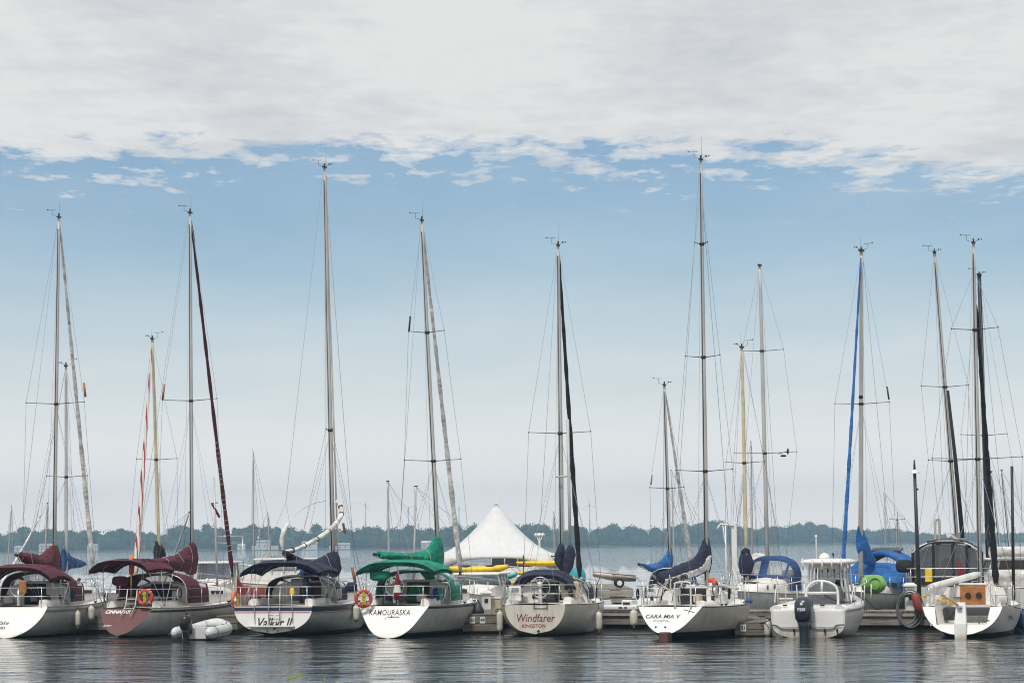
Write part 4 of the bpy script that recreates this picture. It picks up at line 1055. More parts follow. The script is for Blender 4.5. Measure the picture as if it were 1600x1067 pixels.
# 2. maroon transom
C_ = Boat('sailboat', 'white sailboat with maroon transom and matching burgundy bimini, dodger and sail cover', 'sailboat', (182, 996), 19.0, 9.6, .98, 1.55, .98, 1.20, rk=.75, m=1.75, n=1.35, zk=.06,
          transom='transom_maroon', anti='antifoul_navy', boot='antifoul_navy', sheer='stripe_brown', boot_z=(.03, .05), d1=.06, d2=.14)
C_.cabin(3.4, 8.6, 1.22, .5, .78, .30, win=(5.4, 5.9, 6.4), wl=.22, doorx=0); C_.coaming(1.2, 3.3, .85); C_.rails(4)
C_.mast(5.8, (297, 333), (300, 900), anem=False, spreaders=((626, 1.1, .0),), furl=('canvas_burgundy', .05, .085, .02, .94, 1), lower=True)
C_.cover([(230, 873, 880, 1.2), (255, 871, 886, 2.5), (275, 866, 890, 4.0), (290, 855, 894, 5.0), (298, 847, 898, 5.6), (305, 849, 896, 6.0)], 'canvas_burgundy', .18, ties=3)
C_.bimini(.4, 2.4, 1.14, 2.62, 'canvas_burgundy', .34, x=-.15, crown=.06)
C_.dodger(2.7, 4.6, 1.34, 2.15, 'canvas_burgundy', roof=1.1)
q = MB(); q.box((-.62, 3.2, 1.42), (1.0, .06, .55)); q.box((.25, 3.25, 1.62), (.95, .06, .12)); C_.part('weather_cloth', q, ['canvas_burgundy'], bevel=.02)
C_.name_text('CINNABAR', 184, 956, .19, 'ink_white', .25, bold=.008); C_.name_text('junior', 168, 977, .13, 'ink_white', .3)
# outboard in its cover on the rail, ladder, barbecue
q = MB(); q.ell((-.42, 1.05, 1.92), (.27, .2, .17), e=.6); q.tube([(-.5, 1.05, 1.8), (-.5, 1.0, 1.5)], .05, 6); C_.part('grill_cover', q, ['canvas_burgundy'])
for x in (.05, .42):
    q = MB(); q.tube([(x, .72, 1.65), (x - .02, .62, 1.1), (x - .1, .40, .72)], .018, 6); C_.part('ladder_rail', q, ['alu_white'])
for k in range(3): q = MB(); q.tube([(.03 - k * .02, .66 - k * .05, 1.3 - k * .16), (.42 - k * .02, .66 - k * .05, 1.3 - k * .16)], .014, 5); C_.part('ladder_rung', q, ['alu_white'])
# danbuoy pole
c = C_.pix(205, 937, .95); q = MB(); q.tube([(c.x, .95, 1.05), (c.x, .95, 2.05)], .03, 6); db = thing('man_overboard_pole', 'orange and yellow man-overboard pole standing at the stern of the maroon-transom boat', 'pole', (C_.mw @ Vector((c.x, .95, 0))))
obj('pole', q.__class__().tube([(0, 0, 1.0), (0, 0, 1.75)], .04, 8), ['stripe_brown'], db); obj('flag_sleeve', MB().tube([(0, 0, 1.75), (0, 0, 2.12)], .025, 8), ['yellow'], db); obj('float', MB().tube([(0, 0, 2.12), (0, 0, 2.18), (0, 0, 2.72), (0, 0, 2.78)], [.05, .085, .085, .03], 12), ['ring_orange'], db)
# 3. navy stripe
Vb = Boat('sailboat', 'white sailboat with navy sheer stripe, navy canvas and a boarding platform across its transom', 'sailboat', (425, 996), 13.0, 10.4, 1.40, 1.66, 1.02, 1.18, rk=.12, m=2.0, n=2.4, zk=.1,
         anti='antifoul_navy', boot='antifoul_navy', sheer='stripe_navy', boot_z=(.06, .1), d1=.02, d2=.19, cap='deck_white', br=1.3, D=89.3)
Vb.cabin(3.6, 9.2, 1.25, .5, .74, .3, win=(5.4, 6.2, 7.0), doorx=.25, door='wood_dark', wl=.45, wh=.12); Vb.coaming(.9, 3.5, 1.0); Vb.rails(5, gate=.0)
Vb.mast(6.5, (507, 262), (521, 900), r0=.086, r1=.052, spreaders=((672, .12),), antenna=.75)
for sx in (1,):
    q = MB(); q.tube([Vb.A(.02) + Vector((.17, .1, 0)), Vb.A(.98) + Vector((.03, .12, 0))], [.035, .022], 7); Vb.part('foil_track', q, ['alu_white'], Vb.mo)
Vb.cover([(447, 860, 868, .9), (462, 868, 882, 2.2), (480, 874, 893, 3.5), (492, 874, 898, 4.3), (508, 867, 900, 5.4), (519, 861, 901, 6.1), (527, 862, 900, 6.6)], 'canvas_navy', .2, ties=3)
Vb.bimini(.5, 2.9, 1.42, 2.50, 'canvas_navy', .36, x=0.1, crown=.10)
Vb.dodger(3.2, 4.8, 1.32, 2.02, 'canvas_navy')
q = MB(); q.tube([Vb.trans_mtx(x, .97) @ Vector((0, 0, .0)) for x in ()] or [Vector((0, 0, 0)), Vector((0, 0, .01))], .001, 3)
st = MB(); pr_ = [Vb.half(0) * (1 - ((Vb.hs - z) / (Vb.hs - Vb.zk)) ** Vb.n) ** (1 / Vb.m) for z in (.99, .86)]
st.add([Vector((-pr_[0], .12 * .99 / 1.02 - .005, .99)), Vector((pr_[0], .12 * .99 / 1.02 - .005, .99)), Vector((pr_[1], .12 * .86 / 1.02 - .005, .86)), Vector((-pr_[1], .12 * .86 / 1.02 - .005, .86))], [(0, 1, 2, 3)]); obj('sheer_stripe', st, ['stripe_navy'], Vb.tro, solid=.004)
st = MB(); st.tube([Vector((-1.34, .09, .81)), Vector((1.34, .09, .81))], .012, 5); obj('pin_stripe', st, ['stripe_red'], Vb.tro)
st = MB()
for sx in (1, -1): st.tube([Vector((Vb.pt(t, Vb.sh(t) - .22).x * sx * 1.002, Vb.pt(t, Vb.sh(t) - .22).y, Vb.sh(t) - .22)) for t in [i / 20 for i in range(20)]], .012, 4)
obj('pin_stripe', st, ['stripe_red'], Vb.hullo)
Vb.name_text('Valkyr II', 427, 973, .46, 'ink_black', .35, sx=.82, bold=.005)
q = MB(); q.tube([(-.85, -.12, .34), (.85, -.12, .34)], .035, 8); q.box((0, -.08, .34), (1.6, .16, .03)); pl = Vb.part('swim_platform', q, ['alu_white'])
for x in (-.75, -.18, .22, .75): q = MB(); q.tube([(x, -.1, .34), (x * .85, .05, .12)], .02, 6); obj('platform_brace', q, ['steel'], pl)
for x0 in (-.12, .28):
    q = MB(); q.tube([(x0, -.03, .32), (x0, -.02, 1.1), (x0, .05, 1.68)], .016, 6); Vb.part('ladder_rail', q, ['steel'])
for z in (.5, .72): q = MB(); q.tube([(-.12, -.03, z), (.28, -.03, z)], .018, 6); Vb.part('ladder_rung', q, ['steel'])
for x0 in (-.62, .74): q = MB(); q.tube([(x0, .02, .42), (x0 - .03, .0, 1.1), (x0 - .06, .1, 1.62)], .014, 6); Vb.part('davit_strut', q, ['steel'])
q = MB(); q.box((.62, 1.1, 1.84), (.5, .4, .22)); Vb.part('cooler_box', q, ['canvas_grey'], bevel=.05)
q = MB(); q.prism([(.05, 3.2, 1.2), (.35, 3.2, 1.2), (.3, 3.2, 2.05), (.12, 3.2, 2.15)], (0, .1, 0)); Vb.part('cockpit_tarp', q, ['canvas_deepblue'], bevel=.03)
q = MB(); q.ell((.48, .75, 1.5), (.085, .07, .14), e=.7); Vb.part('horseshoe_light', q, ['yellow'])
q = MB(); q.ell((1.42, 4.8, 1.6), (.2, .16, .17), e=.7); Vb.part('sheet_bag', q, ['canvas_navy'])
# white rolled sail hanging from boom end up to the mast
pts = [Vb.pix(x, y, yy) for x, y, yy in ((445, 861, 1.0), (462, 858, 1.4), (480, 850, 2.3), (500, 839, 3.4), (517, 826, 4.6), (529, 812, 5.6), (534, 800, 6.2), (531, 789, 6.4), (525, 782, 6.4))]
q = MB(); C1 = curve(pts, 32); q.tube(C1, [.035 + .055 * math.sin(PI * min(1, i / len(C1) * 1.0)) ** .5 * (1 + .15 * math.sin(i * 2.1)) for i in range(len(C1))], 8); ss = Vb.part('rolled_staysail', q, ['canvas_white'])
for i in range(3, len(C1) - 2, 4):
    q = MB(); q.lathe(C1[i], [(.098, -.02), (.098, .02)], 10, axis=(C1[i + 1] - C1[i]).to_track_quat('Z', 'Y').to_matrix()); obj('sail_tie', q, ['rope_dark'], ss)
pts = [Vb.pix(x, y, yy) for x, y, yy in ((442, 860, 1.0), (440, 845, 1.0), (444, 828, 1.1), (450, 818, 1.3))]
q = MB(); C1 = curve(pts, 16); q.tube(C1, [.04 + .05 * math.sin(PI * i / len(C1)) for i in range(len(C1))], 8); Vb.part('sail_bundle', q, ['canvas_white'])
q = MB(); q.tube(curve([Vb.pix(x, y, yy) for x, y, yy in ((450, 819, 1.3), (462, 803, 2.5), (485, 788, 4.5), (509, 782, 6.3))], 18), .018, 5); Vb.part('topping_arc', q, ['alu_white'])
fr = tag(obj('ensign', MB().add([(0, 0, 0), (.0, .02, .62), (.12, .04, .40), (.34, .03, .1), (.3, .0, -.15), (.08, .02, -.12)], [(0, 1, 2, 3, 4, 5)]), ['flag_red'], loc=Vb.mw @ Vb.pix(369, 925, .4), solid=.012), 'limp dark red flag at the port quarter of the navy-striped boat', 'flag')
q = MB(); q.tube([(0, 0, -.8), (0, 0, .75)], .014, 5); obj('flagstaff', q, ['alu_white'], fr)
# 4. green
K_ = Boat('sailboat', 'white sailboat with broad white raked transom and bright green canvas', 'sailboat', (606, 997), 14.0, 9.7, 1.22, 1.60, 1.05, 1.15, rk=.72, zk=.0, kb=.45,
          anti='antifoul_navy', boot='stripe_green', sheer='stripe_green', boot_z=(.12, .17), d1=.02, d2=.09, cap='deck_white')
K_.cabin(3.5, 8.7, 1.24, .5, .76, .3, win=(5.6, 6.1, 6.6), door='wood_dark', doorx=.05, wl=.22, wh=.16); K_.coaming(1.2, 3.4, .9); K_.rails(4, gate=0)
K_.mast(5.9, (659, 345), (686, 900), r0=.078, anem=False, spreaders=((519, .66), (720, 1.04)), furl=('canvas_white', .045, .105, .02, .93), antenna=.6)
K_.cover([(592, 861, 872, 1.4), (610, 862, 874, 2.2), (640, 863, 876, 3.9), (660, 860, 884, 4.8), (671, 853, 890, 5.3), (680, 838, 891, 5.7), (689, 840, 890, 6.1)], 'canvas_green', .19, ties=2)
K_.bimini(.6, 2.9, 1.36, 2.50, 'canvas_green', .32, x=.08, crown=.08)
K_.dodger(3.0, 4.8, 1.34, 2.2, 'canvas_green', side=.6)
K_.name_text('KAMOURASKA', 609, 957, .30, 'ink_black', 0, sx=.66, spacing=1.12, bold=.001)
q = MB(); q.ell((-.55, 1.0, 2.05), (.36, .22, .17), e=.6); gc = K_.part('grill_cover', q, ['canvas_green']); q = MB(); q.tube([(-.45, 1.0, 1.9), (-.45, 1.0, 1.1)], .03, 6); q.box((-.45, 1.0, 1.85), (.3, .2, .08)); K_.part('grill_stand', q, ['fitting'])
q = MB(); q.prism([(-.85, 3.3, 1.15), (-.5, 3.3, 1.15), (-.5, 3.3, 1.7), (-.62, 3.3, 1.75)], (0, .1, 0)); q.prism([(-.42, 3.3, 1.15), (.35, 3.3, 1.15), (.3, 3.3, 1.72), (-.1, 3.3, 1.75)], (0, .1, 0)); K_.part('cockpit_cloth', q, ['canvas_green'], bevel=.02)
q = MB(); q.box((1.0, 2.9, 1.4), (.14, .5, .4)); K_.part('winch_cover', q, ['canvas_green'], bevel=.05)
q = MB(); q.tube([(.12, .78, 1.05), (.16, .72, 2.3)], .014, 5); fs = K_.part('flagstaff', q, ['alu_white'])
fl = K_.mw @ Vector((.13, .70, 1.25)); q = MB()
q.loft([[Vector((w_ * math.cos(a), .05 * math.sin(a), z)) for a in [2 * PI * k / 8 for k in range(8)]] for z, w_ in ((0, .10), (.25, .13), (.5, .10), (.8, .05), (.95, .02))]); fo = obj('ensign', q, ['flag_red', 'flag_white'], loc=fl); tag(fo, 'furled red and white flag drooping on the stern of the green-canvas boat', 'flag')
for p_ in fo.data.polygons:
    if .25 <= p_.center.z < .5: p_.material_index = 1
q = MB(); q.tube([(0, .8, 1.15), (0, .8, 1.65)], .06, 8); q.tube([(.32 * math.cos(a), .78, 1.7 + .32 * math.sin(a)) for a in [2 * PI * k / 20 for k in range(20)]], .014, 5, closed=True); K_.part('wheel', q, ['steel'])
q = MB(); q.box((.05, .46, .70), (.4, .02, .012)); q.box((.0, .46, .66), (.02, .02, .2)); q.box((-.22, .43, .55), (.02, .02, .22)); K_.part('ladder_bracket', q, ['fitting'])
# 5. Windfarer
Wf = Boat('sailboat', 'cream-hulled sailboat with a rounded stern and red script name under navy biminis', 'sailboat', (836, 994), 11.6, 8.9, 1.02, 1.62, 1.05, 1.15, rk=.02, m=2.1, n=2.2, zk=.08,
          hull='hull_cream', transom='hull_cream', anti='antifoul_black', boot='antifoul_black', sheer='hull_cream', boot_z=(.03, .05), d1=.02, d2=.05, cap='stripe_grey', stem=.8, tmid=.36)
Wf.cabin(3.2, 7.8, 1.22, .45, .70, .28, win=(4.8, 5.5, 6.1), door='dark_in', doorx=-.1, doorw=.7); Wf.coaming(.7, 3.1, .95); Wf.rails(4)
Wf.mast(5.2, (872, 384), (878, 900), r0=.085, spreaders=((677, 1.12),), furl=('canvas_black', .05, .10, .02, .95), antenna=.75)
Wf.cover([(872, 858, 882, 4.9), (874.5, 850, 889, 5.05), (879, 849, 892, 5.15), (882, 856, 886, 5.25)], 'canvas_navy', .14, boom=False, name='sail_cover')
Wf.cover([(894, 853, 866, 5.1), (891, 850, 884, 4.7), (887, 856, 897, 4.3), (884, 868, 900, 3.9)], 'canvas_navy', .13, boom=False, name='boom_cover')
q = MB(); e = Wf.pix(891, 850, 4.6); q.tube([e + Vector((0, 0, -.3)), Wf.pix(887, 655, 4.9)], .055, 7); q.tube([Wf.pix(868, 745, 4.9), Wf.pix(886, 744, 4.9)], .03, 6); Wf.part('raised_pole', q, ['alu'])
Wf.bimini(1.1, 2.5, 1.05, 2.02, 'canvas_navy', .45, x=.02, crown=.18)
Wf.dodger(2.9, 4.3, 1.32, 1.95, 'canvas_navy', roof=.35)
Wf.name_text('Windfarer', 836, 965.5, .37, 'ink_maroon', .18, sx=.84); Wf.name_text('KINGSTON', 834, 977.5, .16, 'ink_maroon', .0, sx=1.0)
q = MB(); q.lathe((.12, -.02, .18), [(.045, 0), (.04, .03)], 10, axis=Matrix.Rotation(PI / 2, 3, 'X')); Wf.part('exhaust', q, ['fitting'])
q = MB(); q.tube([(.34 * math.cos(a), .95, 1.62 + .34 * math.sin(a)) for a in [2 * PI * k / 24 for k in range(24)]], .016, 5, closed=True); q.tube([(0, .98, 1.1), (0, .98, 1.66)], .07, 8)
for k in range(3): q.tube([(.34 * math.cos(k * PI / 3), .95, 1.62 + .34 * math.sin(k * PI / 3)), (-.34 * math.cos(k * PI / 3), .95, 1.62 - .34 * math.sin(k * PI / 3))], .009, 4)
Wf.part('wheel', q, ['steel'])
q = MB(); q.ell((0, .9, 1.72), (.11, .1, .1)); Wf.part('compass', q, ['steel'])
q = MB(); q.box((-.74, .32, 1.42), (.44, .1, .50)); lb = Wf.part('rail_locker', q, ['deck_white'], bevel=.04)
q = MB(); q.box((-.80, .255, 1.55), (.12, .02, .12)); q.box((-.66, .255, 1.55), (.12, .02, .12)); obj('locker_label', q, ['stripe_grey'], lb)
q = MB(); q.box((.92, 1.6, 1.5), (.62, .12, .6)); ib = Wf.part('instrument_panel', q, ['beige'], bevel=.1)
for x, z in ((.8, 1.58), (1.06, 1.58), (.93, 1.4)): q = MB(); q.lathe((x, 1.5, z), [(.075, 0), (.07, .03)], 12, axis=Matrix.Rotation(PI / 2, 3, 'X')); obj('gauge', q, ['fitting'], ib)
for x in (-.02, .42): q = MB(); q.tube([(x, -.03, .92), (x, .0, 1.6)], .014, 5); Wf.part('ladder_rail', q, ['fitting'])
for z in (.95, 1.1, 1.28): q = MB(); q.tube([(-.02, -.01, z), (.42, -.01, z)], .014, 5); Wf.part('ladder_rung', q, ['steel'])
q = MB(); q.ell((-1.02, .6, 1.75), (.1, .1, .12)); q.tube([(-1.0, .6, 1.65), (-.98, .6, 1.3)], .04, 6); Wf.part('outboard_bracket', q, ['fitting'])
# 6. Cara Mia
Cm = Boat('sailboat', 'white racing sailboat with reverse transom and navy sail cover with a broad white band', 'sailboat', (1036, 1001), 19.5, 9.0, 1.05, 1.48, 1.05, 1.12, rk=.85, zk=.2, kb=.36, kn=1.1,
          hull='hull_cream', anti='antifoul_black', boot='antifoul_black', sheer='hull_cream', boot_z=(.16, .26), d1=.02, d2=.06, cap='canvas_black')
Cm.cabin(3.3, 7.4, 1.0, .4, .52, .2, win=(), doorx=.1, doorw=.85); Cm.coaming(1.2, 3.2, .85, .16); Cm.rails(4, gate=.35)
Cm.mast(5.3, (1095, 250), (1104, 900), r0=.072, spreaders=((381, .22), (558, .60), (736, .98)), antenna=.7, top_stay=.06)
Cm.cover([(1029, 895, 916, 1.4), (1045, 889, 912, 2.3), (1065, 880, 907, 3.4), (1083, 873, 901, 4.4), (1092, 862, 898, 4.9), (1100, 842, 896, 5.2), (1107, 838, 896, 5.5)], 'canvas_navy', .17, ties=0, band=(-3, -2, -1, 0))
_r = Cm.bandpts; _a = (_r[3][1] + _r[3][2]) / 2; _b = (_r[11][1] + _r[11][2]) / 2; X_ = (_b - _a).normalized(); Z_ = X_.cross(Vector((0, 0, 1))).normalized(); Y2 = Z_.cross(X_); c_ = (_a + _b) / 2 + Z_ * .03
text(Cm.band, 'Cara Mia', .26, Matrix(((X_.x, Y2.x, Z_.x, c_.x), (X_.y, Y2.y, Z_.y, c_.y), (X_.z, Y2.z, Z_.z, c_.z), (0, 0, 0, 1))), 'ink_black', .2, sx=1.6, bold=.008)
Cm.name_text('CARA MIA V', 1035, 963, .205, 'ink_navy', .15, bold=.003); Cm.name_text('KINGSTON', 1033, 970, .11, 'stripe_grey', .1)
q = MB(); a_ = Cm.trans_mtx(.66, .90); q.add([a_ @ Vector(v) for v in ((-.2, .07, 0), (-.18, .09, 0), (.18, -.03, 0), (.17, -.05, 0), (-.02, -.08, 0), (.0, -.08, 0), (.03, .10, 0), (.01, .10, 0))], [(0, 1, 2, 3), (4, 5, 6, 7)]); obj('emblem', q, ['ink_navy'], Cm.tro, solid=.008)
q = MB(); q.box((.05, .12, .05), (.3, .5, .46)); Cm.part('rudder', q, ['stripe_brown'], bevel=.03)
for x in (-.33, -.02): q = MB(); q.lathe(Cm.trans_mtx(x, .42) @ Vector((0, 0, 0)), [(.035, -.01), (.03, .02)], 10, axis=Matrix.Rotation(PI / 2, 3, 'X')); Cm.part('drain', q, ['fitting'])
for x0 in (-.9, -.78): q = MB(); q.tube([(x0, .95, 1.1), (x0, .95, 1.75)], .02, 6); Cm.part('stern_post', q, ['alu_white'])
q = MB(); q.tube(curve([(.18, .8, 1.0), (.18, .78, 1.7), (.3, .78, 1.82), (.62, .78, 1.82), (.7, .78, 1.7), (.7, .8, .98)], 20), .03, 7); Cm.part('stern_hoop', q, ['alu_white'])
for x, y, z, r_ in ((.95, 2.9, 1.95, .09), (1.03, 2.95, 1.87, .1), (.9, 2.9, 2.0, .07)): pass
q = MB(); q.ell((.76, 3.05, 1.86), (.12, .10, .09), e=.8); q.ell((.88, 3.05, 1.78), (.09, .10, .11), e=.8); tag(obj('life_jacket', q, ['orange_bag']), '', '') if False else Cm.part('life_jacket_bundle', q, ['orange_bag'])
q = MB()
for k in range(3): q.tube([(.92 + .1 * math.cos(a), 3.0, 1.55 + (.2 + k * .02) * math.sin(a)) for a in [2 * PI * j / 14 for j in range(14)]], .018, 5, closed=True)
Cm.part('rope_coil', q, ['rope_dark'])
rc = random.Random(3)
for k in range(6):
    a = Vector((rc.uniform(-.9, -.2), rc.uniform(1.0, 2.6), 1.15)); q = MB(); q.tube(curve([a, a + Vector((.1, .1, .5)), a + Vector((.35, .2, .45)), a + Vector((.3, .3, .9))], 12), .014, 5); Cm.part('sheet', q, ['rope_dark' if k % 2 else 'rope_white'])
q = MB(); q.box((1.05, 4.2, 1.62), (.6, .5, .06), ry=.25); Cm.part('deck_panel', q, ['deck_grey'], bevel=.02)
for yy in (5.9, 6.5): q = MB(); q.ell(Cm.edge(yy, 1) + Vector((-.05, 0, .05)), (.09, .35, .08), e=.8); Cm.part('deck_bumper', q, ['canvas_blue'])
# 7. right hand racing boat with open transom
Rb = Boat('sailboat', 'white racing sailboat with open transom, wooden washboard and white bare boom at the right', 'sailboat', (1501, 997), 18.5, 8.4, 1.25, 1.32, .98, 1.05, rk=.5, zk=.1, kb=.5, kn=1.6, cut=(.42, .78),
          anti='antifoul_black', boot='antifoul_black', sheer='hull_white', boot_z=(.10, .14), d1=.02, d2=.05)
Rb.cabin(3.1, 6.2, 1.05, .4, .62, .1, win=(), door='wood_orange', doorx=-.05, doorw=.82); Rb.coaming(.7, 3.0, 1.0, .34, winch=False); Rb.rails(4, gate=.9)
for x in (-.2, .15): q = MB(); q.lathe((x, 3.05, 1.28), [(.10, 0), (.09, .03)], 14, axis=Matrix.Rotation(PI / 2, 3, 'X')); Rb.part('dorade', q, ['fitting'])
Rb.mast(5.2, (1521, 380), (1531, 905), r0=.08, r1=.05, spreaders=((515, .78), (717, 1.5)), furl=('canvas_black', .05, .115, .10, .96), antenna=.0, top_stay=.08, lower=True)
q = MB(); a = Rb.pix(1531, 896, 5.05); b_ = Rb.pix(1452, 918, 1.2); q.tube([a, a.lerp(b_, .1), a.lerp(b_, .9), b_, b_ + (b_ - a).normalized() * .05], [.07, .11, .12, .10, .05], 10); Rb.part('boom', q, ['alu_white'])
q = MB(); q.box((.1, 2.5, .78), (1.3, .5, .26)); Rb.part('cockpit_cushion', q, ['cushion'], bevel=.06)
q = MB(); q.box((-.62, 2.0, .72), (.4, .5, .42)); Rb.part('stowed_bag', q, ['cushion'], bevel=.06)
q = MB(); q.tube([(-.05, -.1, 1.05), (-.85, 1.8, 1.32)], .03, 6); Rb.part('tiller', q, ['wood_orange'])
q = MB(); q.tube([(-1.3, .8, 1.32), (-.4, 1.6, 1.04)], .035, 7); Rb.part('boat_hook', q, ['yellow'])
q = MB(); q.loft([[Vector((w_ * a, y + b_ * .1, z)) for a, b_ in ((-1, -1), (1, -1), (1, 1), (-1, 1))] for w_, y, z in ((.17, .02, -.35), (.19, .05, .45), (.15, .22, 1.0), (.13, .25, 1.12))], sm=False); Rb.part('rudder', q, ['transom_white'], bevel=.02)
q = MB(); q.box((0, .12, .99), (.12, .35, .06)); Rb.part('tiller_head', q, ['steel'])
mt = Rb.trans_mtx(.68, .55); q = MB(); q.add([mt @ Vector(v) for v in ((-.15, .1, 0), (-.1, .1, 0), (-.1, -.12, 0), (-.15, -.12, 0), (-.15, .0, 0), (-.0, .1, 0), (.02, .06, 0), (.2, .01, 0), (.2, -.01, 0), (.02, -.06, 0), (.0, -.12, 0), (-.02, .1, 0), (-.02, -.12, 0))], [(0, 1, 2, 3), (4, 6, 7, 8, 9), (11, 5, 10, 12)]); obj('emblem', q, ['ink_black'], Rb.tro, solid=.008)
q = MB(); q.lathe(Rb.trans_mtx(-.95, .42) @ Vector((0, 0, 0)), [(.05, -.01), (.04, .02)], 10, axis=Matrix.Rotation(PI / 2, 3, 'X')); Rb.part('drain', q, ['steel'])
e = Rb.pt(.28, .62); mtx = Matrix.Translation(Vector((e.x + .03, e.y, .62))) @ Matrix.Rotation(PI / 2, 4, 'Z') @ Matrix.Rotation(R(66), 4, 'X'); text(Rb.hullo, 'MT2', .3, mtx, 'ink_green', .0, bold=.008)
q = MB(); q.ell(Rb.pix(1548, 924, 6.6), (.35, .35, .12)); Rb.part('foredeck_bag', q, ['canvas_wine'])
q = MB(); q.tube([(-.56, 3.06, 1.22 + .0), (-.56, 3.06, 1.23)], .12, 14); Rb.part('compass', q, ['fitting'])

clutter(A, 1, (3.3, 8.2), 1.1); clutter(C_, 2, (3.4, 8.2), 1.05); clutter(Vb, 3, (3.6, 8.8), 1.15); clutter(K_, 4, (3.5, 8.3), 1.1); clutter(Wf, 5, (3.2, 7.4), 1.1); clutter(Cm, 6, (3.3, 7.2), 1.0)
# ---------------------------------------------------------------- white centre-console motorboat
def outboard(par, x, y, z, s_=1.0, m='outboard_grey', rz=0, lettering=True, low=True):
    """cowl centre at x,y,z in parent's space"""
    g_ = MB(); r0_ = []
    prof = [(-.38, .30, .20), (-.30, .40, .25), (-.05, .44, .27), (.15, .43, .26), (.28, .36, .22), (.34, .20, .12)]
    for zz, ly, lx in prof:
        r0_.append([Vector((x + s_ * lx * math.copysign(abs(math.cos(a)) ** .7, math.cos(a)), y + s_ * ly * math.copysign(abs(math.sin(a)) ** .7, math.sin(a)) * .9, z + s_ * zz)) for a in [2 * PI * k / 18 for k in range(18)]])
    g_.loft(r0_); ob = thing_part('cowl', g_, m, par)
    g_ = MB(); g_.loft([[Vector((x + s_ * a * w_, y + s_ * (b_ * l_ + .02), z + s_ * zz)) for a, b_ in ((-1, -.6), (-.6, -1), (.6, -1), (1, -.6), (1, .8), (-1, .8))] for zz, w_, l_ in ((-.38, .19, .28), (-.55, .14, .22), (-.9, .12, .18), (-1.25, .10, .16))]); thing_part('leg', g_, m if low else 'outboard_black', par)
    g_ = MB(); g_.box((x, y + s_ * .42, z - s_ * .4), (s_ * .3, s_ * .25, s_ * .4)); thing_part('bracket', g_, 'fitting', par)
    return ob
def thing_part(n, mb, m, par, **k): return obj(n, mb, [m], par, **k)
Mb = Boat('motorboat', 'white centre-console motorboat with T-top and one big grey outboard', 'motorboat', (1263, 996), 17.0, 6.4, 1.20, 1.32, .86, 1.20, rk=-.02, kb=.86, kn=3, zk=-.05,
          hull='hull_white', transom='hull_white', anti='hull_cream', boot='hull_cream', sheer='white_gloss', boot_z=(.04, .08), d1=.02, d2=.16, br=1.0, tmid=.35)
q = MB(); q.tube(curve([(-1.17, -.03, .42), (-1.0, -.05, .40), (-.8, -.05, .30), (0, -.06, .30), (.78, -.05, .30), (.9, -.05, .40), (1.16, -.03, .44)], 24), .022, 5); Mb.part('transom_moulding', q, ['stripe_grey'])
q = MB(); q.loft([[Vector((-1.15, y, z)), Vector((-1.15, y, z - .6)), Vector((1.15, y, z - .6)), Vector((1.15, y, z))] for y, z in ((-.03, .9), (.75, 1.06))], sm=False); Mb.part('splash_well', q, ['white_gloss'], bevel=.05)
for sx in (1, -1):
    q = MB(); q.loft([[Vector((sx * (Mb.half(y / Mb.L) + a), y, Mb.dz(y) - .06 + b_)) for a, b_ in ((-.34, 0), (-.32, .16), (-.1, .20), (.03, .12), (.04, 0))] for y in (0, .3, .9, 2, 3, 4, 5, 6)]); Mb.part('gunwale', q, ['white_gloss'])
ob_ = outboard(Mb.root, -.05, -.40, .95, 1.08)
text(ob_, 'F250', .13, Matrix.Translation((-.05, -.865, .92)) @ Matrix.Rotation(PI / 2, 4, 'X'), 'ink_white', 0, bold=.004)
q = MB(); q.lathe((-.05, -.84, 1.1), [(.05, 0), (.045, .02)], 12, axis=Matrix.Rotation(PI / 2, 3, 'X')); obj('badge', q, ['ink_white'], ob_)
q = MB(); q.tube(curve([(-.1, .35, 1.02), (-.1, .38, 1.5), (.1, .4, 1.75), (.42, .42, 1.8), (.75, .42, 1.7), (.9, .4, 1.5), (.92, .35, 1.02)], 30), .042, 8); q.tube([(-.08, .38, 1.42), (.9, .4, 1.42)], .045, 8); q.tube([(.38, .41, 1.42), (.4, .41, 1.8)], .04, 8); Mb.part('tow_arch', q, ['white_gloss'])
q = MB(); q.loft([[Vector((x_ * w_, y, z)) for x_, z in ((-.35, 1.0), (-.3, h_ * .8 + .2), (0, h_), (.6, h_ + .05), (1.05, h_ * .85 + .1), (1.2, 1.0))] for y, w_, h_ in ((1.2, .75, 1.3), (1.5, .75, 1.7), (2.1, .72, 1.72))], sm=True); Mb.part('seat_cover', q, ['canvas_grey'])
q = MB(); q.box((.3, 2.9, 1.35), (.85, .8, 1.0)); cs = Mb.part('console', q, ['white_gloss'], bevel=.08)
for x, z in ((.68, 1.7), (.68, 1.3)): q = MB(); q.box((x - .05, 2.46, z), (.3, .03, .22)); obj('console_panel', q, ['window_dark'], cs)
q = MB(); q.prism([(-.1, 2.6, 1.86), (.7, 2.6, 1.86), (.65, 2.75, 2.25), (-.05, 2.75, 2.25)], (0, .02, 0)); obj('windscreen', q, ['vinyl'], cs)
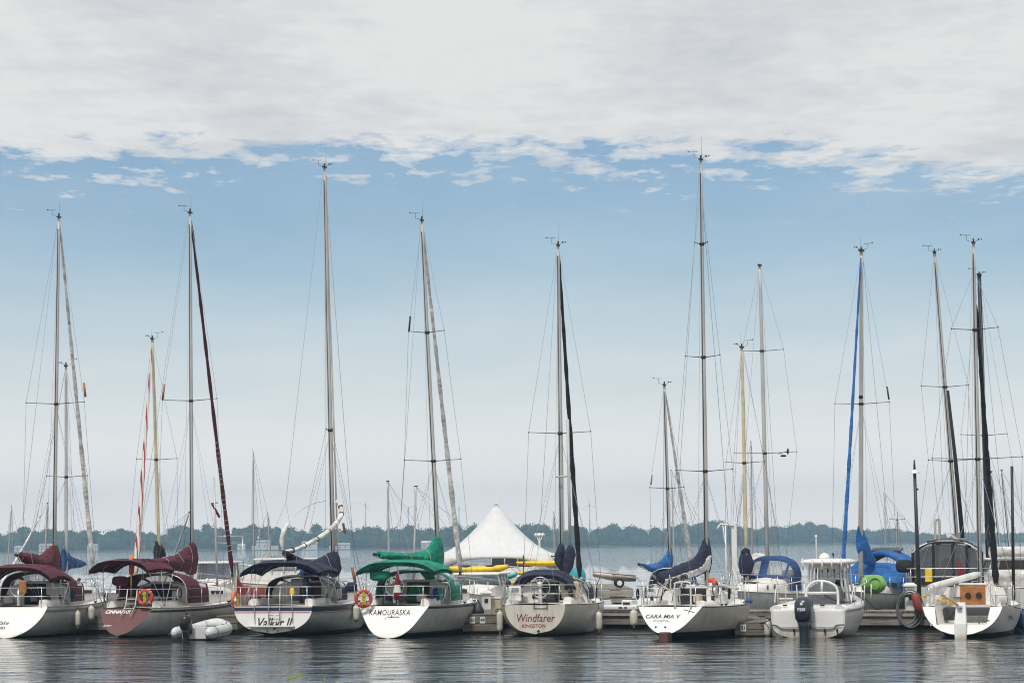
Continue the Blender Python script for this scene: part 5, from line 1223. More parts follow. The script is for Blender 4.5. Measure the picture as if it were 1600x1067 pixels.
# T-top
for x, y, x2 in ((-.42, 2.2, -.32), (.78, 2.2, .68), (-.42, 3.4, -.32), (.78, 3.4, .68)):
    for dx in (0, .12): q = MB(); q.tube([(x + dx, y, 1.0), (x2 + dx * .9, y, 2.34)], .038, 7); Mb.part('top_leg', q, ['alu_white'])
q = MB(); rr_ = []
for z, k_ in ((2.32, .88), (2.36, 1.0), (2.43, 1.0), (2.49, .8), (2.51, .3)):
    rr_.append([Vector((.2 + .86 * k_ * math.copysign(abs(math.cos(a)) ** .5, math.cos(a)), 2.8 + 1.1 * k_ * math.copysign(abs(math.sin(a)) ** .5, math.sin(a)), z)) for a in [2 * PI * k / 24 for k in range(24)]])
q.loft(rr_); tt = Mb.part('hard_top', q, ['white_gloss'])
q = MB(); q.box((.2, 1.95, 2.26), (.95, .25, .12)); obj('electronics_box', q, ['beige'], tt, bevel=.03)
for k in range(5): q = MB(); q.tube([(-.45 + k * .32, 1.66, 2.15), (-.45 + k * .32, 1.62, 2.52)], .03, 7); obj('rod_holder', q, ['alu_white'], tt)
q = MB(); q.lathe((.1, 2.6, 2.50), [(.17, 0), (.18, .08), (.12, .16), (.03, .2)], 14); obj('radome', q, ['white_gloss'], tt)
c = Mb.pix(1275, 838, 2.8); q = MB(); q.tube([(c.x, 2.8, 2.5), (c.x, 2.8, c.z)], .018, 5); q.ell((c.x, 2.8, c.z), (.045, .045, .06)); obj('anchor_light', q, ['alu_white'], tt)
c = Mb.pix(1302, 866, 2.8); q = MB(); q.tube([(c.x, 2.8, 2.45), (c.x, 2.8, c.z)], .014, 5); q.ell((c.x, 2.8, c.z), (.04, .04, .05)); obj('gps_mushroom', q, ['fitting'], tt)
for sx in (1, -1):
    q = MB(); q.tube(curve([(sx * 1.25, .9, 1.1), (sx * 1.28, 1.3, 1.55), (sx * 1.3, 2.4, 1.62), (sx * 1.22, 4.2, 1.7), (sx * .9, 6.0, 1.78)], 28), .016, 6); Mb.part('bow_rail', q, ['alu_white'])
    for y in (1.5, 2.8, 4.2, 5.6): q = MB(); q.tube([(sx * 1.26 * (1 if y < 4 else .9), y, 1.0), (sx * 1.28 * (1 if y < 4 else .9), y, 1.62)], .018, 6); Mb.part('rail_post', q, ['alu_white'])
for x in (-.45, .55, .95): q = MB(); q.ell((x, -.07, .24), (.035, .04, .07)); q.tube([(x, -.07, .2), (x + .03, -.08, .1)], .014, 5); Mb.part('tow_eye', q, ['fitting'])
for x in (-.8, .42): q = MB(); q.box((x, .3, 1.03), (.14, .06, .05)); Mb.part('cleat', q, ['fitting'])
rc = random.Random(9)
for k in range(5): x = -.3 + .2 * k; q = MB(); q.tube([(x, 3.2, 1.7), (x + rc.uniform(-.05, .05), 3.3, 2.35)], .012, 5); q.ell((x, 3.25, 2.1), (.035, .035, .06)); Mb.part('fishing_rod', q, ['fitting'])
# ---------------------------------------------------------------- inflatable dinghy
def dinghy():
    o_ = W(303, 1000); t = thing('inflatable_dinghy', 'white inflatable dinghy with a small black outboard tied behind the maroon-transom boat', 'inflatable dinghy', (o_.x, o_.y, 0), -R(14)); t.scale = (.84, .9, .92)
    path = [(-.70, -.35, .26), (-.72, .2, .27), (-.72, 1.2, .30), (-.62, 1.9, .36), (-.3, 2.3, .46), (.0, 2.4, .50), (.3, 2.3, .46), (.62, 1.9, .36), (.72, 1.2, .30), (.72, .2, .27), (.70, -.35, .26)]
    C1 = curve(path, 60); n = len(C1); rr_ = [.225 * min(1, .25 + min(i, n - 1 - i) * .22) for i in range(n)]; q = MB(); q.tube(C1, rr_, 14); obj('tube', q, ['hypalon'], t)
    q = MB(); 
    for sx in (-1, 1): q.tube([p + Vector((0, -0.0, 0)) + Vector((sx * .228 if abs(p.x) > .5 else 0, .0, -.03)) for p in C1 if p.x * sx > .58 and -.35 < p.y < 1.9], .018, 5)
    obj('rub_strake', q, ['grey_rub'], t)
    q = MB(); q.box((0, .02, .24), (1.0, .05, .38)); obj('dinghy_transom', q, ['hypalon'], t, bevel=.02)
    q = MB(); q.box((0, 1.0, .12), (.95, 2.0, .05)); obj('floor', q, ['grey_rub'], t)
    q = MB(); q.box((0, 1.1, .42), (1.15, .25, .05)); obj('seat', q, ['deck_grey'], t, bevel=.02)
    for sx in (-1, 1):
        for y in (.3, 1.3): q = MB(); q.box((sx * .72, y, .5), (.08, .22, .03)); obj('grab_patch', q, ['grey_rub'], t, bevel=.01)
    for i in (6, 14, 22, 38, 46, 54):
        ax = (C1[i + 1] - C1[i]).normalized().to_track_quat('Z', 'Y').to_matrix(); q = MB(); q.lathe(C1[i], [(.229, -.035), (.229, .035)], 16, axis=ax); obj('seam_band', q, ['grey_rub' if i in (6, 54) else 'deck_grey'], t)
    q = MB(); q.tube([C1[i] + Vector((0, 0, .22 + (.03 if i % 6 < 3 else -.0))) for i in range(12, 50)], .012, 5); obj('grab_line', q, ['rope_dark'], t)
    q = MB(); q.box((.1, 1.75, .38), (.5, .35, .2)); obj('fuel_tank', q, ['grey_rub'], t, bevel=.04)
    om = thing('outboard_motor', 'small black outboard motor clamped on the inflatable dinghy', 'outboard motor', (0, 0, 0), -R(14))
    om.location = Matrix.Translation(t.location) @ Matrix.Rotation(-R(14), 4, 'Z') @ Vector((-.16, -.12, 0))
    outboard(om, 0, -.2, .62, .66, 'outboard_black'); q = MB(); q.tube([(0, .1, .75), (.0, .3, .82), (.02, .62, .85)], .022, 6); obj('tiller_handle', q, ['fitting'], om)
    q = MB(); q.tube([(.0, -.15, .85), (0, -.15, .98)], .02, 6); obj('lift_handle', q, ['fitting'], om)
    return t
dinghy()
# ---------------------------------------------------------------- second row boats
def B2(*a, **k): return Boat(*a, **k)
b1 = B2('sailboat', 'small white sailboat with blue boom cover pointing right, behind the leftmost boat', 'sailboat', (124, 0), 186, 8.2, 1.0, 1.5, 1.15, 1.45, rk=.2, D=110)
b1.cabin(2.4, 5.2, .8, .35, .4, .1, win=(3.4, 4.0)); b1.rails(3)
b1.mast(4.3, (103, 572), (104, 905), r0=.065, r1=.05, spreaders=((745, .85),), antenna=0, furl=None, m='alu')
b1.cover([(97, 857, 892, 4.6), (104, 858, 892, 4.1), (110, 868, 888, 3.6), (122, 873, 887, 2.8), (132, 877, 884, 2.1)], 'canvas_deepblue', .13, boom=False)
b2 = B2('sailboat', 'white sailboat with cream mast, black mast boot and red-and-white furled jib', 'sailboat', (268, 0), 184, 7.6, .9, 1.25, .9, 1.05, rk=.2, D=112)
b2.cabin(2.4, 5.2, .8, .35, .45, .1, win=(3.4, 4.0)); b2.rails(3)
b2.mast(4.4, (238, 530), (250, 905), r0=.07, r1=.055, m='alu_cream', spreaders=((718, .85),), antenna=.3, furl=('spiral', .03, .13, .04, .92), back=False)
b2.cover([(243, 846, 878, 4.55), (249, 846, 878, 4.3), (256, 856, 876, 4.0)], 'canvas_black', .13, boom=False)
b2.part('boom', MB().tube([b2.A(.08), b2.A(.10) + Vector((0, -2.8, -.1))], .05, 7), ['alu_cream'])
def cruiser(name, label, px, D, th, L, w, hs, hb, hullm, cab, roofz, canvas=None, deckm='deck_white', cat='motorboat', glass='window_dark'):
    b = Boat(name, label, cat, (px, 0), th, L, w * .95, w, hs, hb, rk=.0, m=3, n=2.4, zk=-.1, hull=hullm, transom=hullm, anti='antifoul_navy', boot='hull_white', sheer='hull_white', boot_z=(.05, .12), d1=.02, d2=.10, D=D, br=1.4, tmid=.4)
    y0, y1 = cab; z0 = b.dz(y0)
    q = MB(); q.loft([[Vector((x_ * w_, y, z)) for x_, z in ((-1, z0 - .1), (-.95, z_), (0, z_ + .06), (.95, z_), (1, z0 - .1))] for y, w_, z_ in ((y0, w * .8, z0 + .55), (y1 - .6, w * .72, z0 + .5), (y1 + 1.0, w * .3, z0 + .12))], sm=False); cb = b.part('cabin', q, [deckm], bevel=.04)
    q = MB(); q.loft([[Vector((x_ * w_, y, z)) for x_, z in ((-1, z0 + .56), (-.9, roofz), (.9, roofz), (1, z0 + .56))] for y, w_ in ((y0 + .2, w * .78), (y1 - 1.0, w * .74))], sm=False); obj('wheelhouse_glass', q, [glass], cb)
    q = MB(); q.box((0, (y0 + y1) / 2 - .4, roofz + .04), (w * 1.6, y1 - y0 - .6, .08)); obj('roof', q, [deckm], cb, bevel=.03)
    for k in range(4):
        for sx in (-1, 1): q = MB(); yy = lerp(y0 + .2, y1 - 1.0, k / 3); q.tube([(sx * w * .79, yy, z0 + .5), (sx * w * .70, yy, roofz)], .035, 6); obj('window_post', q, [deckm], cb)
    for sx in (1, -1):
        q = MB(); q.tube(curve([(sx * w * .9, 1.0, b.dz(1) + .5), (sx * w * .95, L * .5, b.dz(L * .5) + .55), (sx * w * .6, L * .85, b.dz(L * .85) + .6), (0, L, b.dz(L) + .6)], 20), .018, 6); b.part('bow_rail', q, ['steel'])
        for t in (.25, .5, .75): q = MB(); q.tube([(sx * (b.half(t) - .08), t * L, b.dz(t * L) - .02), (sx * (b.half(t) - .1), t * L, b.dz(t * L) + .52)], .015, 6); b.part('rail_post', q, ['steel'])
    return b
b3 = cruiser('cabin_cruiser', 'red and white cabin cruiser with blue forward canvas, seen behind the navy bimini', 508, 107, -60, 5.4, 1.25, 1.5, 1.75, 'hull_red', (.6, 3.6), 2.5, glass='vinyl')
q = MB(); q.loft([[Vector((x_ * w_, y, z)) for x_, z in ((-1, 1.9), (-.8, h_), (.8, h_), (1, 1.9))] for y, w_, h_ in ((.05, 1.1, 2.2), (.6, 1.0, 2.35), (1.0, .9, 2.3))]); b3.part('bow_cover', q, ['canvas_deepblue'])
b4 = cruiser('cabin_cruiser', 'white sport boat with tall windscreen and dark doorway, behind the bow of the maroon-transom boat', 360, 108, 190, 5.4, .95, 1.2, 1.4, 'hull_white', (1.0, 3.4), 2.4, glass='vinyl_dark')
q = MB(); q.tube([b4.inv @ P(340, 925, 103), b4.inv @ P(334, 745, 103)], .045, 7); b4.part('aerial_mast', q, ['alu'])
q = MB(); q.tube([b4.inv @ P(331, 786, 103), b4.inv @ P(343, 808, 103)], .05, 7); q.tube([b4.inv @ P(330, 786, 103), b4.inv @ P(341, 785, 103)], .02, 5); b4.part('rolled_pennant', q, ['canvas_wine'])
q = MB()
for y_ in (838, 848): q.tube([b4.inv @ P(337, y_, 103), b4.inv @ P(379, y_, 103)], .02, 5)
q.tube([b4.inv @ P(379, 838, 103), b4.inv @ P(381, 905, 103)], .02, 5); b4.part('gantry', q, ['steel'])
# boat behind green one's bow
b5 = cruiser('cabin_cruiser', 'white motor cruiser with steel bow rails below the long yellow kayak', 772, 104.5, 190, 7.0, 1.15, .95, 1.25, 'hull_white', (1.5, 4.6), 1.9, glass='vinyl')
# sailboat with bright blue cover behind the racing boat
b6 = B2('sailboat', 'white sailboat with bright blue boom cover, partly behind the navy-and-white sail cover', 'sailboat', (1031, 0), 14, 7.8, .95, 1.25, 1.0, 1.05, rk=.4, D=98.0)
b6.cabin(2.6, 5.8, .9, .35, .5, .1, win=(3.6, 4.2)); b6.coaming(.8, 2.6, .75, .2); b6.rails(3)
b6.mast(4.6, (1038, 602), (1047, 900), r0=.065, r1=.05, spreaders=((763, .68),), antenna=0, furl=('canvas_white', .03, .10, .03, .94), m='alu')
b6.cover([(1003, 880, 886, 1.6), (1015, 881, 892, 2.4), (1030, 877, 895, 3.5), (1040, 866, 894, 4.2), (1048, 853, 890, 4.8)], 'canvas_blue', .15)
b6.dodger(2.4, 3.6, .9, 2.1, 'canvas_deepblue', x=-.0)
q = MB(); q.tube([b6.pix(1019, 742, 1.2), b6.pix(1017, 757, 1.2)], .03, 6); b6.part('radar_reflector', q, ['wood_orange'])
# cream-mast boat, bow toward us on the left
b7 = B2('sailboat', 'white sailboat with cream mast, navy mast cover and blue-framed dodger beside the motorboat', 'sailboat', (1236, 0), 203, 8.0, 1.0, 1.35, 1.05, 1.25, rk=.2, D=104.5)
b7.cabin(2.2, 6.4, 1.0, .45, .62, .16, win=(4.6, 5.2), wl=.3, wh=.18); b7.rails(4)
b7.mast(4.9, (1159, 543), (1167, 905), r0=.07, r1=.055, m='alu_cream', spreaders=((723, .78),), antenna=.5, furl=None, back=True)
b7.cover([(1165, 856, 862, 5.0), (1165, 859, 892, 4.4), (1165, 862, 902, 3.8), (1165, 870, 900, 3.2), (1165, 885, 893, 2.4)], 'canvas_navy', .2, boom=False)
b7.cover([(1157, 868, 888, 5.0), (1161, 859, 900, 4.9), (1166, 856, 905, 4.85), (1171, 861, 900, 4.8), (1175, 872, 888, 4.7)], 'canvas_navy', .16, boom=False, name='mast_cover')
b7.dodger(2.0, 3.4, 1.05, 2.5, 'canvas_deepblue')
q = MB(); mtx = b7.inv @ Matrix.Identity(4)
e = b7.pix(1172, 938, 5.3); sx = -1
for cand in (1, -1):
    h_ = b7.half(5.3 / 8) * cand
t7 = .70; zt = .98; pp = b7.pt(t7, zt); pq = b7.pt(t7 - .1, zt); ang = math.atan2(pq.y - pp.y, (pq.x - pp.x))
mt = Matrix.Translation(Vector((pp.x + .03, pp.y, zt))) @ Matrix.Rotation(math.atan2(pp.y - pq.y, pp.x - pq.x) , 4, 'Z') @ Matrix.Rotation(R(80), 4, 'X'); 
text(b7.hullo, '2520', .24, mt, 'ink_black', bold=.006)
om = thing('outboard_motor', 'black tilted outboard motor at the stern of the blue-dodger boat', 'outboard motor', P(1232, 905, 103.5)); om.location.z = 0; om.rotation_euler = (0, 0, R(40))
outboard(om, 0, 0, 1.72, .72, 'outboard_black')
q = MB(); q.box((0, .36, 1.0), (.18, .12, .8)); obj('mount', q, ['alu_white'], om)
# boat with grey mast and white lowered sail
b8 = B2('sailboat', 'white sailboat with tall grey mast and loose white sail bundled on its boom', 'sailboat', (1222, 0), 200, 8.4, 1.0, 1.35, 1.0, 1.15, rk=.2, D=119)
b8.cabin(2.4, 6.0, 1.0, .4, .45, .1, win=(4.0, 4.8)); b8.rails(3)
b8.mast(5.0, (1187, 415), (1200, 905), r0=.09, r1=.06, spreaders=((548, .95), (708, 1.42)), antenna=0, furl=None, gear=False)
b8.cover([(1196, 866, 886, 4.8), (1188, 864, 889, 4.6), (1178, 865, 888, 4.3), (1170, 868, 884, 4.0)], 'canvas_white', .22, boom=False, name='bundled_sail')
q = MB(); a = b8.pix(1231, 705, 5.0); q.ell(a, (.05, .05, .14)); q.tube([a + Vector((.0, 0, 0)), b8.pix(1215, 709, 5.0)], .015, 5); q.ell(b8.pix(1224, 712, 5.0), (.14, .05, .05)); b8.part('radar_reflector', q, ['fitting'])
# white davit post
q = MB(); t_ = thing('davit_post', 'tall white square post with a crane arm behind the racing boat\'s bow', 'post', P(1148, 905, 96)); z0_ = P(1148, 905, 96).z; t_.location.z = WZ * 0
h_ = P(1147, 816, 96).z; q.box((0, 0, h_ / 2), (.19, .15, h_)); obj('post', q, ['white_gloss'], t_, bevel=.015)
q = MB(); q.tube([(-.02, -.1, h_ - .12), (-.5, -.1, h_ - .05), (-.58, -.1, h_ - .15), (-.62, -.1, h_ - .25)], .04, 6); q.tube([(-.42, -.1, h_ - .1), (-.30, -.1, h_ - 1.1)], .022, 6); q.tube([(-.32, -.1, h_ - .1), (-.32, -.1, .8)], .03, 6); obj('crane_arm', q, ['white_gloss'], t_)
# blue canopied boat
b9 = B2('sailboat', 'white sailboat with bright blue furled jib, blue sail cover and wide blue canopy', 'sailboat', (1400, 0), 203, 8.1, 1.15, 1.45, 1.0, 1.2, rk=.2, D=104.5)
b9.cabin(2.2, 6.3, 1.1, .45, .52, .14, win=(), wl=.3, wh=.16); b9.rails(4)
b9.mast(4.9, (1346, 392), (1345, 905), r0=.088, r1=.07, spreaders=((631, 1.08),), antenna=.5, furl=('canvas_blue', .035, .085, .02, .95))
b9.cover([(1341, 823, 862, 5.0), (1346, 822, 874, 4.8), (1352, 838, 880, 4.5), (1359, 858, 884, 4.0), (1364, 868, 884, 3.5)], 'canvas_blue', .15, boom=False)
b9.bimini(.2, 2.6, 1.3, 2.62, 'canvas_blue', .85, x=0, crown=.1, p=2.2)
b9.dodger(2.4, 4.4, 1.25, 2.2, 'canvas_blue', roof=1.3, glass='canvas_blue')
q = MB(); q.box((0, 1.3, 2.72), (1.2, .5, .1), rx=-.2); b9.part('solar_panel', q, ['canvas_grey'], bevel=.02)
q = MB(); q.lathe(b9.pix(1345, 620, 4.95), [(.0, -.08), (.08, -.05), (.09, .0), (.08, .05), (.0, .08)], 12); b9.part('steaming_light', q, ['fitting'], b9.mo)
def sit_kayak():
    Y = 95.6; c = P(1364, 912, Y); t = thing('kayak', 'bright green sit-on kayak leaning on the rail of the blue-canopied boat', 'kayak', c, R(8)); mb = MB(); rings = []
    for i in range(15):
        u = -1 + 2 * i / 14; w = .31 * (1 - abs(u) ** 3.2) ** .5 + .03; rings.append([Vector((u * .47, .17 * math.sin(a) - (.05 * u * u), w * math.cos(a))) for a in [2 * PI * k / 16 for k in range(16)]])
    mb.loft(rings); obj('kayak_hull', mb, ['kayak_green'], t)
    q = MB(); q.lathe((.02, -.14, 0), [(.22, 0), (.235, .03), (.2, .05), (.17, -.02)], 18, axis=Matrix.Rotation(PI / 2, 3, 'X')); obj('seat_well', q, ['kayak_dark'], t)
    for x in (-.3, -.22, .3): q = MB(); q.tube([(x, -.17, -.2), (x + .02, -.2, 0), (x, -.17, .2)], .022, 5); obj('moulded_rib', q, ['kayak_green'], t)
    return t
sit_kayak()
# navy enclosure boat
b10 = B2('sailboat', 'large white cruising sailboat with black-framed cockpit enclosure and leaning mast', 'sailboat', (1478, 0), 12, 10.5, 1.45, 1.70, 1.40, 1.55, rk=-.3, m=2.2, n=2.2, D=94.5)
b10.cabin(3.6, 8.4, 1.3, .5, .5, .15, win=(5, 6)); b10.rails(4)
b10.mast(6.2, (1460, 395), (1500, 905), r0=.085, r1=.06, spreaders=((604, .9), (885 - 165 - 0, .85)), antenna=0, furl=None, m='alu', back=True)
q = MB(); q.tube([b10.pix(1481, 610, 6.0), b10.pix(1493, 720, 6.0), b10.pix(1504, 840, 6.0)], [.05, .075, .09], 8); b10.part('hoisted_sail', q, ['canvas_black'])
def enclosure(b, y0, y1, w, z0, z1):
    q = MB(); rows = []
    for i in range(7):
        t = i / 6; y = lerp(y0, y1, t); zz = z1 + .06 * math.sin(PI * t)
        rows.append([Vector((w * s_, y, zz - .42 * abs(s_) ** 3)) for s_ in [math.sin(PI / 2 * (k / 8 - 1)) for k in range(17)]])
    q.grid(rows); o = b.part('enclosure_roof', q, ['canvas_black'], solid=.03)
    q = MB(); q.tube(rows[0], .03, 6); obj('roof_piping', q, ['alu_white'], o)
    for y in (y0, y1):
        q = MB(); n = 5
        for k in range(n):
            xa = lerp(-w, w, k / n); xb = lerp(-w, w, (k + 1) / n)
            q.add([Vector((xa * 1.03, y, z0 + .28)), Vector((xb * 1.03, y, z0 + .28)), Vector((xb * .98, y, z1 - .12 - .32 * abs(xb / w) ** 3)), Vector((xa * .98, y, z1 - .12 - .32 * abs(xa / w) ** 3))], [(0, 1, 2, 3)])
        obj('enclosure_window', q, ['vinyl_dark'], o, solid=.006)
        q = MB()
        for k in (-1, -.38, .2, .62, 1): hk = z1 - .06 - .36 * abs(k) ** 3 - z0; q.box((w * k * .99, y - .01, z0 + hk / 2), (.10, .03, hk))
        q.box((0, y - .012, z0 + .14), (2 * w, .03, .3)); q.box((0, y - .012, z1 - .05), (1.1 * w, .03, .12)); obj('enclosure_frame', q, ['canvas_black'], o)
    for sx in (-1, 1):
        q = MB(); q.add([Vector((sx * w * 1.03, y0, z0 + .28)), Vector((sx * w * 1.03, y1, z0 + .28)), Vector((sx * w * .99, y1, z1 - .3)), Vector((sx * w * .99, y0, z1 - .3))], [(0, 1, 2, 3)]); obj('enclosure_side', q, ['vinyl_dark'], o, solid=.006)
enclosure(b10, .5, 3.2, 1.22, 1.45, 3.05)
q = MB(); q.ell((-1.5, .3, 2.15), (.32, .25, .24), e=.6); b10.part('grill_cover', q, ['canvas_black'])
q = MB(); q.box((-.62, .0, 1.82), (.26, .08, .48)); b10.part('rail_bag', q, ['yellow'], bevel=.03)
q = MB(); q.add([(.42, .0, 1.75), (.46, 0, 2.35), (.56, .02, 2.2), (.68, .03, 1.95), (.62, .02, 1.72)], [(0, 1, 2, 3, 4)]); q.tube([(.40, 0, 1.5), (.46, 0, 2.4)], .014, 5); b10.part('ensign', q, ['flag_red'], solid=.01)
q = MB(); q.ell((.05, 1.8, 2.15), (.3, .12, .28), e=.7); b10.part('helm_seat', q, ['cushion'])
q = MB(); q.tube(curve([b10.pix(1462, 850, 2), b10.pix(1461, 818, 2), b10.pix(1463.5, 811, 2), b10.pix(1467, 811, 2), b10.pix(1468, 818, 2), b10.pix(1468, 852, 2)], 24), .05, 7); b10.part('bent_davit', q, ['alu'])
q = MB(); q.tube([b10.pix(1482, 836, 3.4), b10.pix(1500, 849, 6)], [.09, .11], 8); b10.part('boom', q, ['alu_white'])
# dark tall mast behind
b11 = B2('sailboat', 'white sailboat with near-black mast rising just behind the grey mast at the right', 'sailboat', (1552, 0), 15, 8.6, 1.1, 1.4, 1.1, 1.25, rk=.2, D=103)
b11.cabin(3.0, 6.8, 1.05, .4, .5, .12, win=(4, 5)); b11.rails(3)
b11.mast(5.3, (1530, 430), (1545, 905), r0=.10, r1=.08, m='alu_dark', spreaders=((680, .95),), antenna=0, furl=None)
b12 = B2('sailboat', 'small white sailboat with raked bare white mast near the right frame edge', 'sailboat', (1582, 0), 30, 7.0, .9, 1.2, .9, 1.0, rk=.2, D=118)
b12.cabin(2.4, 5.0, .8, .35, .4, .1); b12.mast(4.0, (1549, 737), (1565, 880), r0=.05, r1=.035, spreaders=(), antenna=0, furl=None, gear=False); b12.rails(3, stern=False)
b13 = B2('sailboat', 'small white sailboat with thin raked mast second from the right frame edge', 'sailboat', (1604, 0), 25, 7.0, .9, 1.2, .9, 1.0, rk=.2, D=122)
b13.cabin(2.4, 5.0, .8, .35, .4, .1); b13.mast(4.0, (1565, 735), (1580, 880), r0=.055, r1=.035, spreaders=(), antenna=0, furl=None, gear=False); b13.rails(3, stern=False)
b14 = cruiser('cabin_cruiser', 'white motor cruiser cut by the right frame edge, with rolled white canvas on top', 1625, 98, 350, 8, 1.35, 1.25, 1.6, 'hull_white', (1.5, 5.2), 2.3)
for y_, zz in ((1.2, 2.62), (1.4, 1.75)): q = MB(); q.tube([(-1.5, y_, zz), (1.4, y_, zz)], .2, 12); b14.part('rolled_canvas', q, ['canvas_white'])
# black thin pole at the far right
_y = WY(1584, 1.0); c0 = P(1584, 948, _y); c1 = P(1581, 728, _y); t_ = tag(obj('dock_pole', MB().tube([(0, 0, 0), (c1 - Vector((c0.x, c0.y, WZ)))], [.06, .05], 8), ['fitting'], loc=(c0.x, c0.y, WZ)), 'tall thin black pole on the walkway at the right frame edge', 'pole')
# distant small masts behind
def bare(label, top, base, D, r_, sp_=(), m='alu', hullw=.9, th=150, L=6.5, pxs=None, furl=None, gear=False, cover=None):
    b = Boat('sailboat', label, 'sailboat', (pxs or base[0] + 14, 0), th, L, hullw * .8, hullw, .75, .9, rk=.1, D=D)
    b.cabin(2.2, 4.6, .65, .3, .32, .1); yl = 3.8
    b.mast(yl, top, (base[0], base[1]), r0=r_, r1=r_ * .7, spreaders=sp_, antenna=0, gear=gear, furl=furl, m=m, back=True, wr=.007)
    return b
bare('small distant sailboat with thin black-tipped mast, seen left of the green canvas', (606, 752), (608, 900), 128, .055)
bare('small distant sailboat with short thin mast, seen through the green canvas boat', (650, 760), (646, 900), 128, .05, th=120)
bare('small distant sailboat with white raked furled sail, left of the wine-red cover', (74, 786), (70, 880), 135, .04, furl=('canvas_white', .035, .075, .1, .98), th=195, pxs=82)
bare('tiny sailboat with thin grey mast near the left frame edge', (18, 790), (12, 880), 135, .03, th=170)
bare('small distant sailboat with hair-thin tall mast left of the navy bimini', (395, 702), (397, 895), 132, .022, th=170)
bare('small distant sailboat with short mast between the navy bimini and the house', (418, 802), (424, 890), 150, .03, th=200)
bare('small distant sailboat with mast left of the burgundy furled sail, with three slanting stays', (296, 800), (262, 895), 133, .04, th=215)
bare('little sailboat with short mast right of the blue canopy', (1402, 800), (1400, 895), 130, .022, sp_=((812, .35),), th=190)
bare('little sailboat with slender mast between the cream and the grey mast', (1173, 690), (1176, 895), 128, .03, th=200)
bare('little sailboat with thin mast just left of the tallest right-hand mast', (1049, 735), (1054, 890), 126, .03, th=160)
bare('little sailboat with thin mast standing right of the white marquee', (865, 800), (867, 900), 125, .03, th=180)
bare('distant sailboat with slim mast left of the lamp post', (1382, 770), (1384, 890), 128, .02, th=160)
# launch with two radomes behind the tent
lc = cruiser('motor_yacht', 'distant white motor yacht with two round radar domes behind the marquee tent', 866, 150, -80, 6, 1.2, 1.2, 1.5, 'hull_white', (1, 4.5), 2.7)
a = lc.inv @ P(843, 851, 150); q = MB(); q.tube([a + Vector((0, 0, -.5)), a + Vector((0, 0, .25))], .06, 8); lc.part('radar_mast', q, ['alu_white'])
for px_ in (838, 843, 848): c = lc.inv @ P(px_, 835.5, 150); q = MB(); q.tube([c, a + Vector((0, 0, .1))], .04, 6); q.ell(c, (.13, .13, .12)); lc.part('radar_dome', q, ['white_gloss'])
# ---------------------------------------------------------------- life rings, fenders, lines, odds and ends
def at(b, px, py, y): return b.mw @ b.pix(px, py, y)
life_ring('orange-red life ring with yellow rope on the rail of the maroon-transom boat', at(C_, 227, 933, .60), -R(10), .24, 'ring_red')
life_ring('orange life ring with yellow rope at the port quarter of the green-canvas boat', at(K_, 568, 935, .40), R(12), .25, 'ring_red')
life_ring('life ring seen edge-on with yellow line at the port quarter of the navy-striped boat', at(Vb, 368, 936, .35), R(72), .25, 'ring_orange')
def proj(p):
    v = cam_m.inverted() @ Vector(p); return 800 - F * v.x / v.z, 533.5 + F * v.y / v.z
def fend(label, b, px, h, r, rope, sx=1, **k):
    best = min((abs(proj(b.mw @ (b.pt(t, b.sh(t) - .25) * 1.0 if sx > 0 else Vector((-b.pt(t, b.sh(t) - .25).x, b.pt(t, 0.7).y, b.sh(t) - .25))))[0] - px), t) for t in [.05 + i * .01 for i in range(91)])
    t = best[1]; e = b.pt(t, b.sh(t)); e2 = b.pt(min(1, t + .02), b.sh(t)); d = (e2 - e); nx, ny = d.y, -d.x; l = math.hypot(nx, ny); n_ = Vector((nx / l * sx, ny / l, 0))
    q_ = Vector((e.x * sx, e.y, b.sh(t))) + n_ * (r * .85); return fender(label, b.mw @ q_, h, r, rope=rope, **k)
fend('slim white fender hanging mid-hull on the leftmost boat', A, 116, .55, .105, .18)
fend('soiled white fender at the bow of the leftmost boat', A, 136, .52, .13, .05)
fend('white fender at the starboard bow of the navy-striped boat', Vb, 551, .58, .13, .06)
fender('white fender on the port side of the cream hull, above the finger dock corner', P(781, 950, 90.2), .72, .115, rope=.1)
fend('upright white fender hanging low at the starboard bow of the cream hull', Wf, 930, .64, .12, .28)
fender('tilted white fender nearest the pedal boat, on the bow of the cream hull', P(944, 944, 96.5), .62, .14, rope=.02, tilt=(0, -.28))
fender('white fender hanging on the port side of the reverse-transom racing boat', P(990, 947, 89.5), .56, .14, rope=.12)
fender('plump white fender floating at an angle off the starboard bow of the racing boat', P(1150, 977, 87.6), .56, .14, rope=-.02, tilt=(0, .95))
fender('pale fender between the racing boat and the finger dock end', P(1150, 953, 90.5), .33, .12, rope=.05)
fender('white fender between the finger dock and the motorboat', P(1199, 964, 85.4), .52, .115, rope=.12)
for i, (px_, py_, d_) in enumerate(((1587, 949, 88.6), (1592, 948, 88.2), (1598, 950, 87.8))):
    fender(('leftmost', 'middle', 'rightmost')[i] + ' of the three navy blue fenders at the right frame edge', P(px_, py_, d_), .62, .14, m='fender_navy', rope=.08)
line('pale stern line with dark snubber running from the maroon-transom boat towards the dinghy', P(224, 950, 91.5), P(352, 966, 98), .35, 'rope_white', .014, snub=1)
line('dark bow line of the maroon-transom boat dropping to the walkway', at(C_, 345, 944, 7.4), P(360, 958, 100.5), .1, 'rope_dark', .014)
line('dark line with snubber along the starboard side of the green-canvas boat', at(K_, 694, 951, 5.0) + Vector((.3, 0, 0)), P(724, 957, 90.6), .1, 'rope_dark', .016, snub=1)
line('dark bow line with snubber from the racing boat to the finger dock', P(1098, 947, 84.5), P(1147, 973, 85.8), .18, 'rope_dark', .018, snub=1)
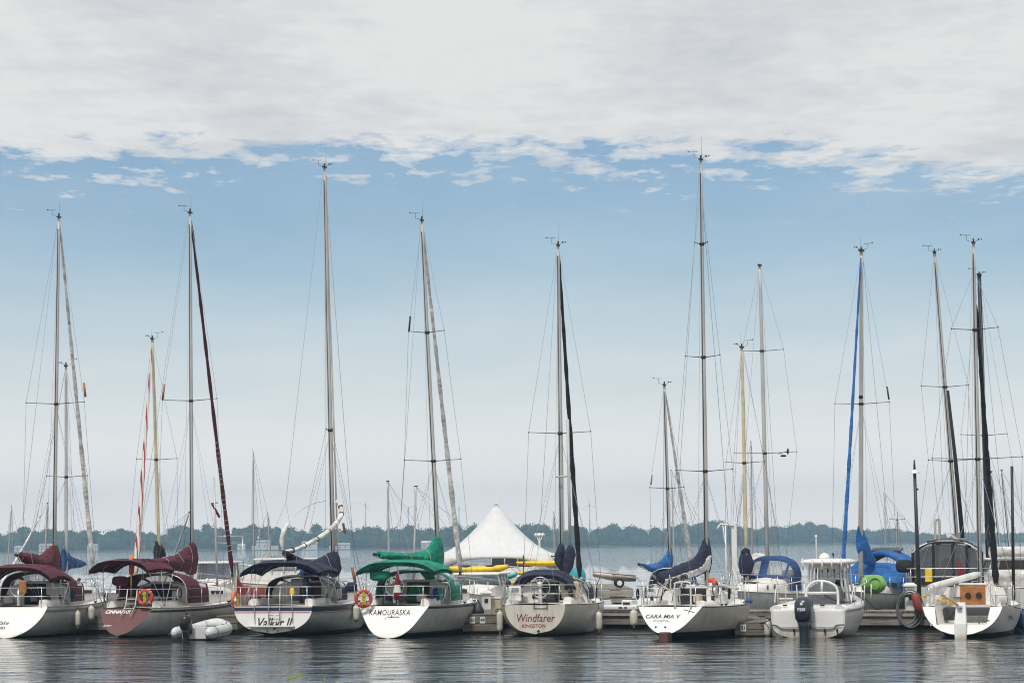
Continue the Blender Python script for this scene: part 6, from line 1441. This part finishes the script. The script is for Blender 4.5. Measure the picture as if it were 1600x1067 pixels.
line('second dark line from the racing boat\'s bow down to the finger dock', P(1150, 945, 90.5), P(1162, 970, 86.5), .1, 'rope_dark', .012)
line('looping dark line between the finger dock with two plates and the cream hull', P(790, 954, 90.3), P(768, 957, 90.6), .45, 'rope_dark', .018)
line('dark line from the finger dock to the motorboat\'s corner', P(1184, 972, 85.8), P(1214, 957, 84.5), .12, 'rope_dark', .018)
line('thick dark bow line of the blue-canopied boat tied to the walkway edge', P(1350, 933, 95.5), P(1393, 957, WY(1393)), .12, 'rope_dark', .03, snub=1)
line('black line lying across the motorboat\'s white side deck', Mb.mw @ Vector((.45, .5, 1.35)), Mb.mw @ Vector((1.35, 1.2, 1.16)), .12, 'rope_dark', .018)
line('dark starboard line of the open-transom boat', at(Rb, 1560, 938, 1.0), at(Rb, 1590, 953, 4.5) + Vector((.4, 0, 0)), .05, 'rope_dark', .014)
line('pale dangling line with weight left of the striped furled jib', P(222, 820, 112) * 1, P(215, 862, 112), .0, 'rope_dark', .01)
# red float and bundle beside the hose
q = MB(); q.lathe((0, 0, 0), [(.05, 0), (.13, .06), (.15, .3), (.14, .6), (.06, .72)], 12); o = obj('marker_float', q, ['float_red'], loc=P(1437, 957, WY(1437, -.25))); o.rotation_euler = (0, -.25, 0); tag(o, 'faded red float hanging beside the grey hose coil', 'float')
# wooden boathooks / paddles on backstays
def stick(label, b, p0, p1, y, r_, m, name='radar_reflector', cat=None):
    q = MB(); q.tube([b.pix(*p0, y), b.pix(*p1, y)], r_, 7); b.part(name, q, [m])
stick('', A, (131, 598), (133.5, 620), 5.6, .045, 'wood_orange'); stick('', C_, (257, 600), (254, 624), 5.7, .04, 'wood_orange'); stick('', K_, (641, 494), (639, 518), 5.8, .035, 'alu_dark'); stick('', b9, (1386, 604), (1389, 624), 4.8, .035, 'alu_dark')
stick('', Vb, (536, 817), (539, 833), 7.5, .05, 'wood_teak', 'paddle'); stick('', Vb, (550, 886), (555, 910), 7.5, .06, 'wood_teak', 'paddle')
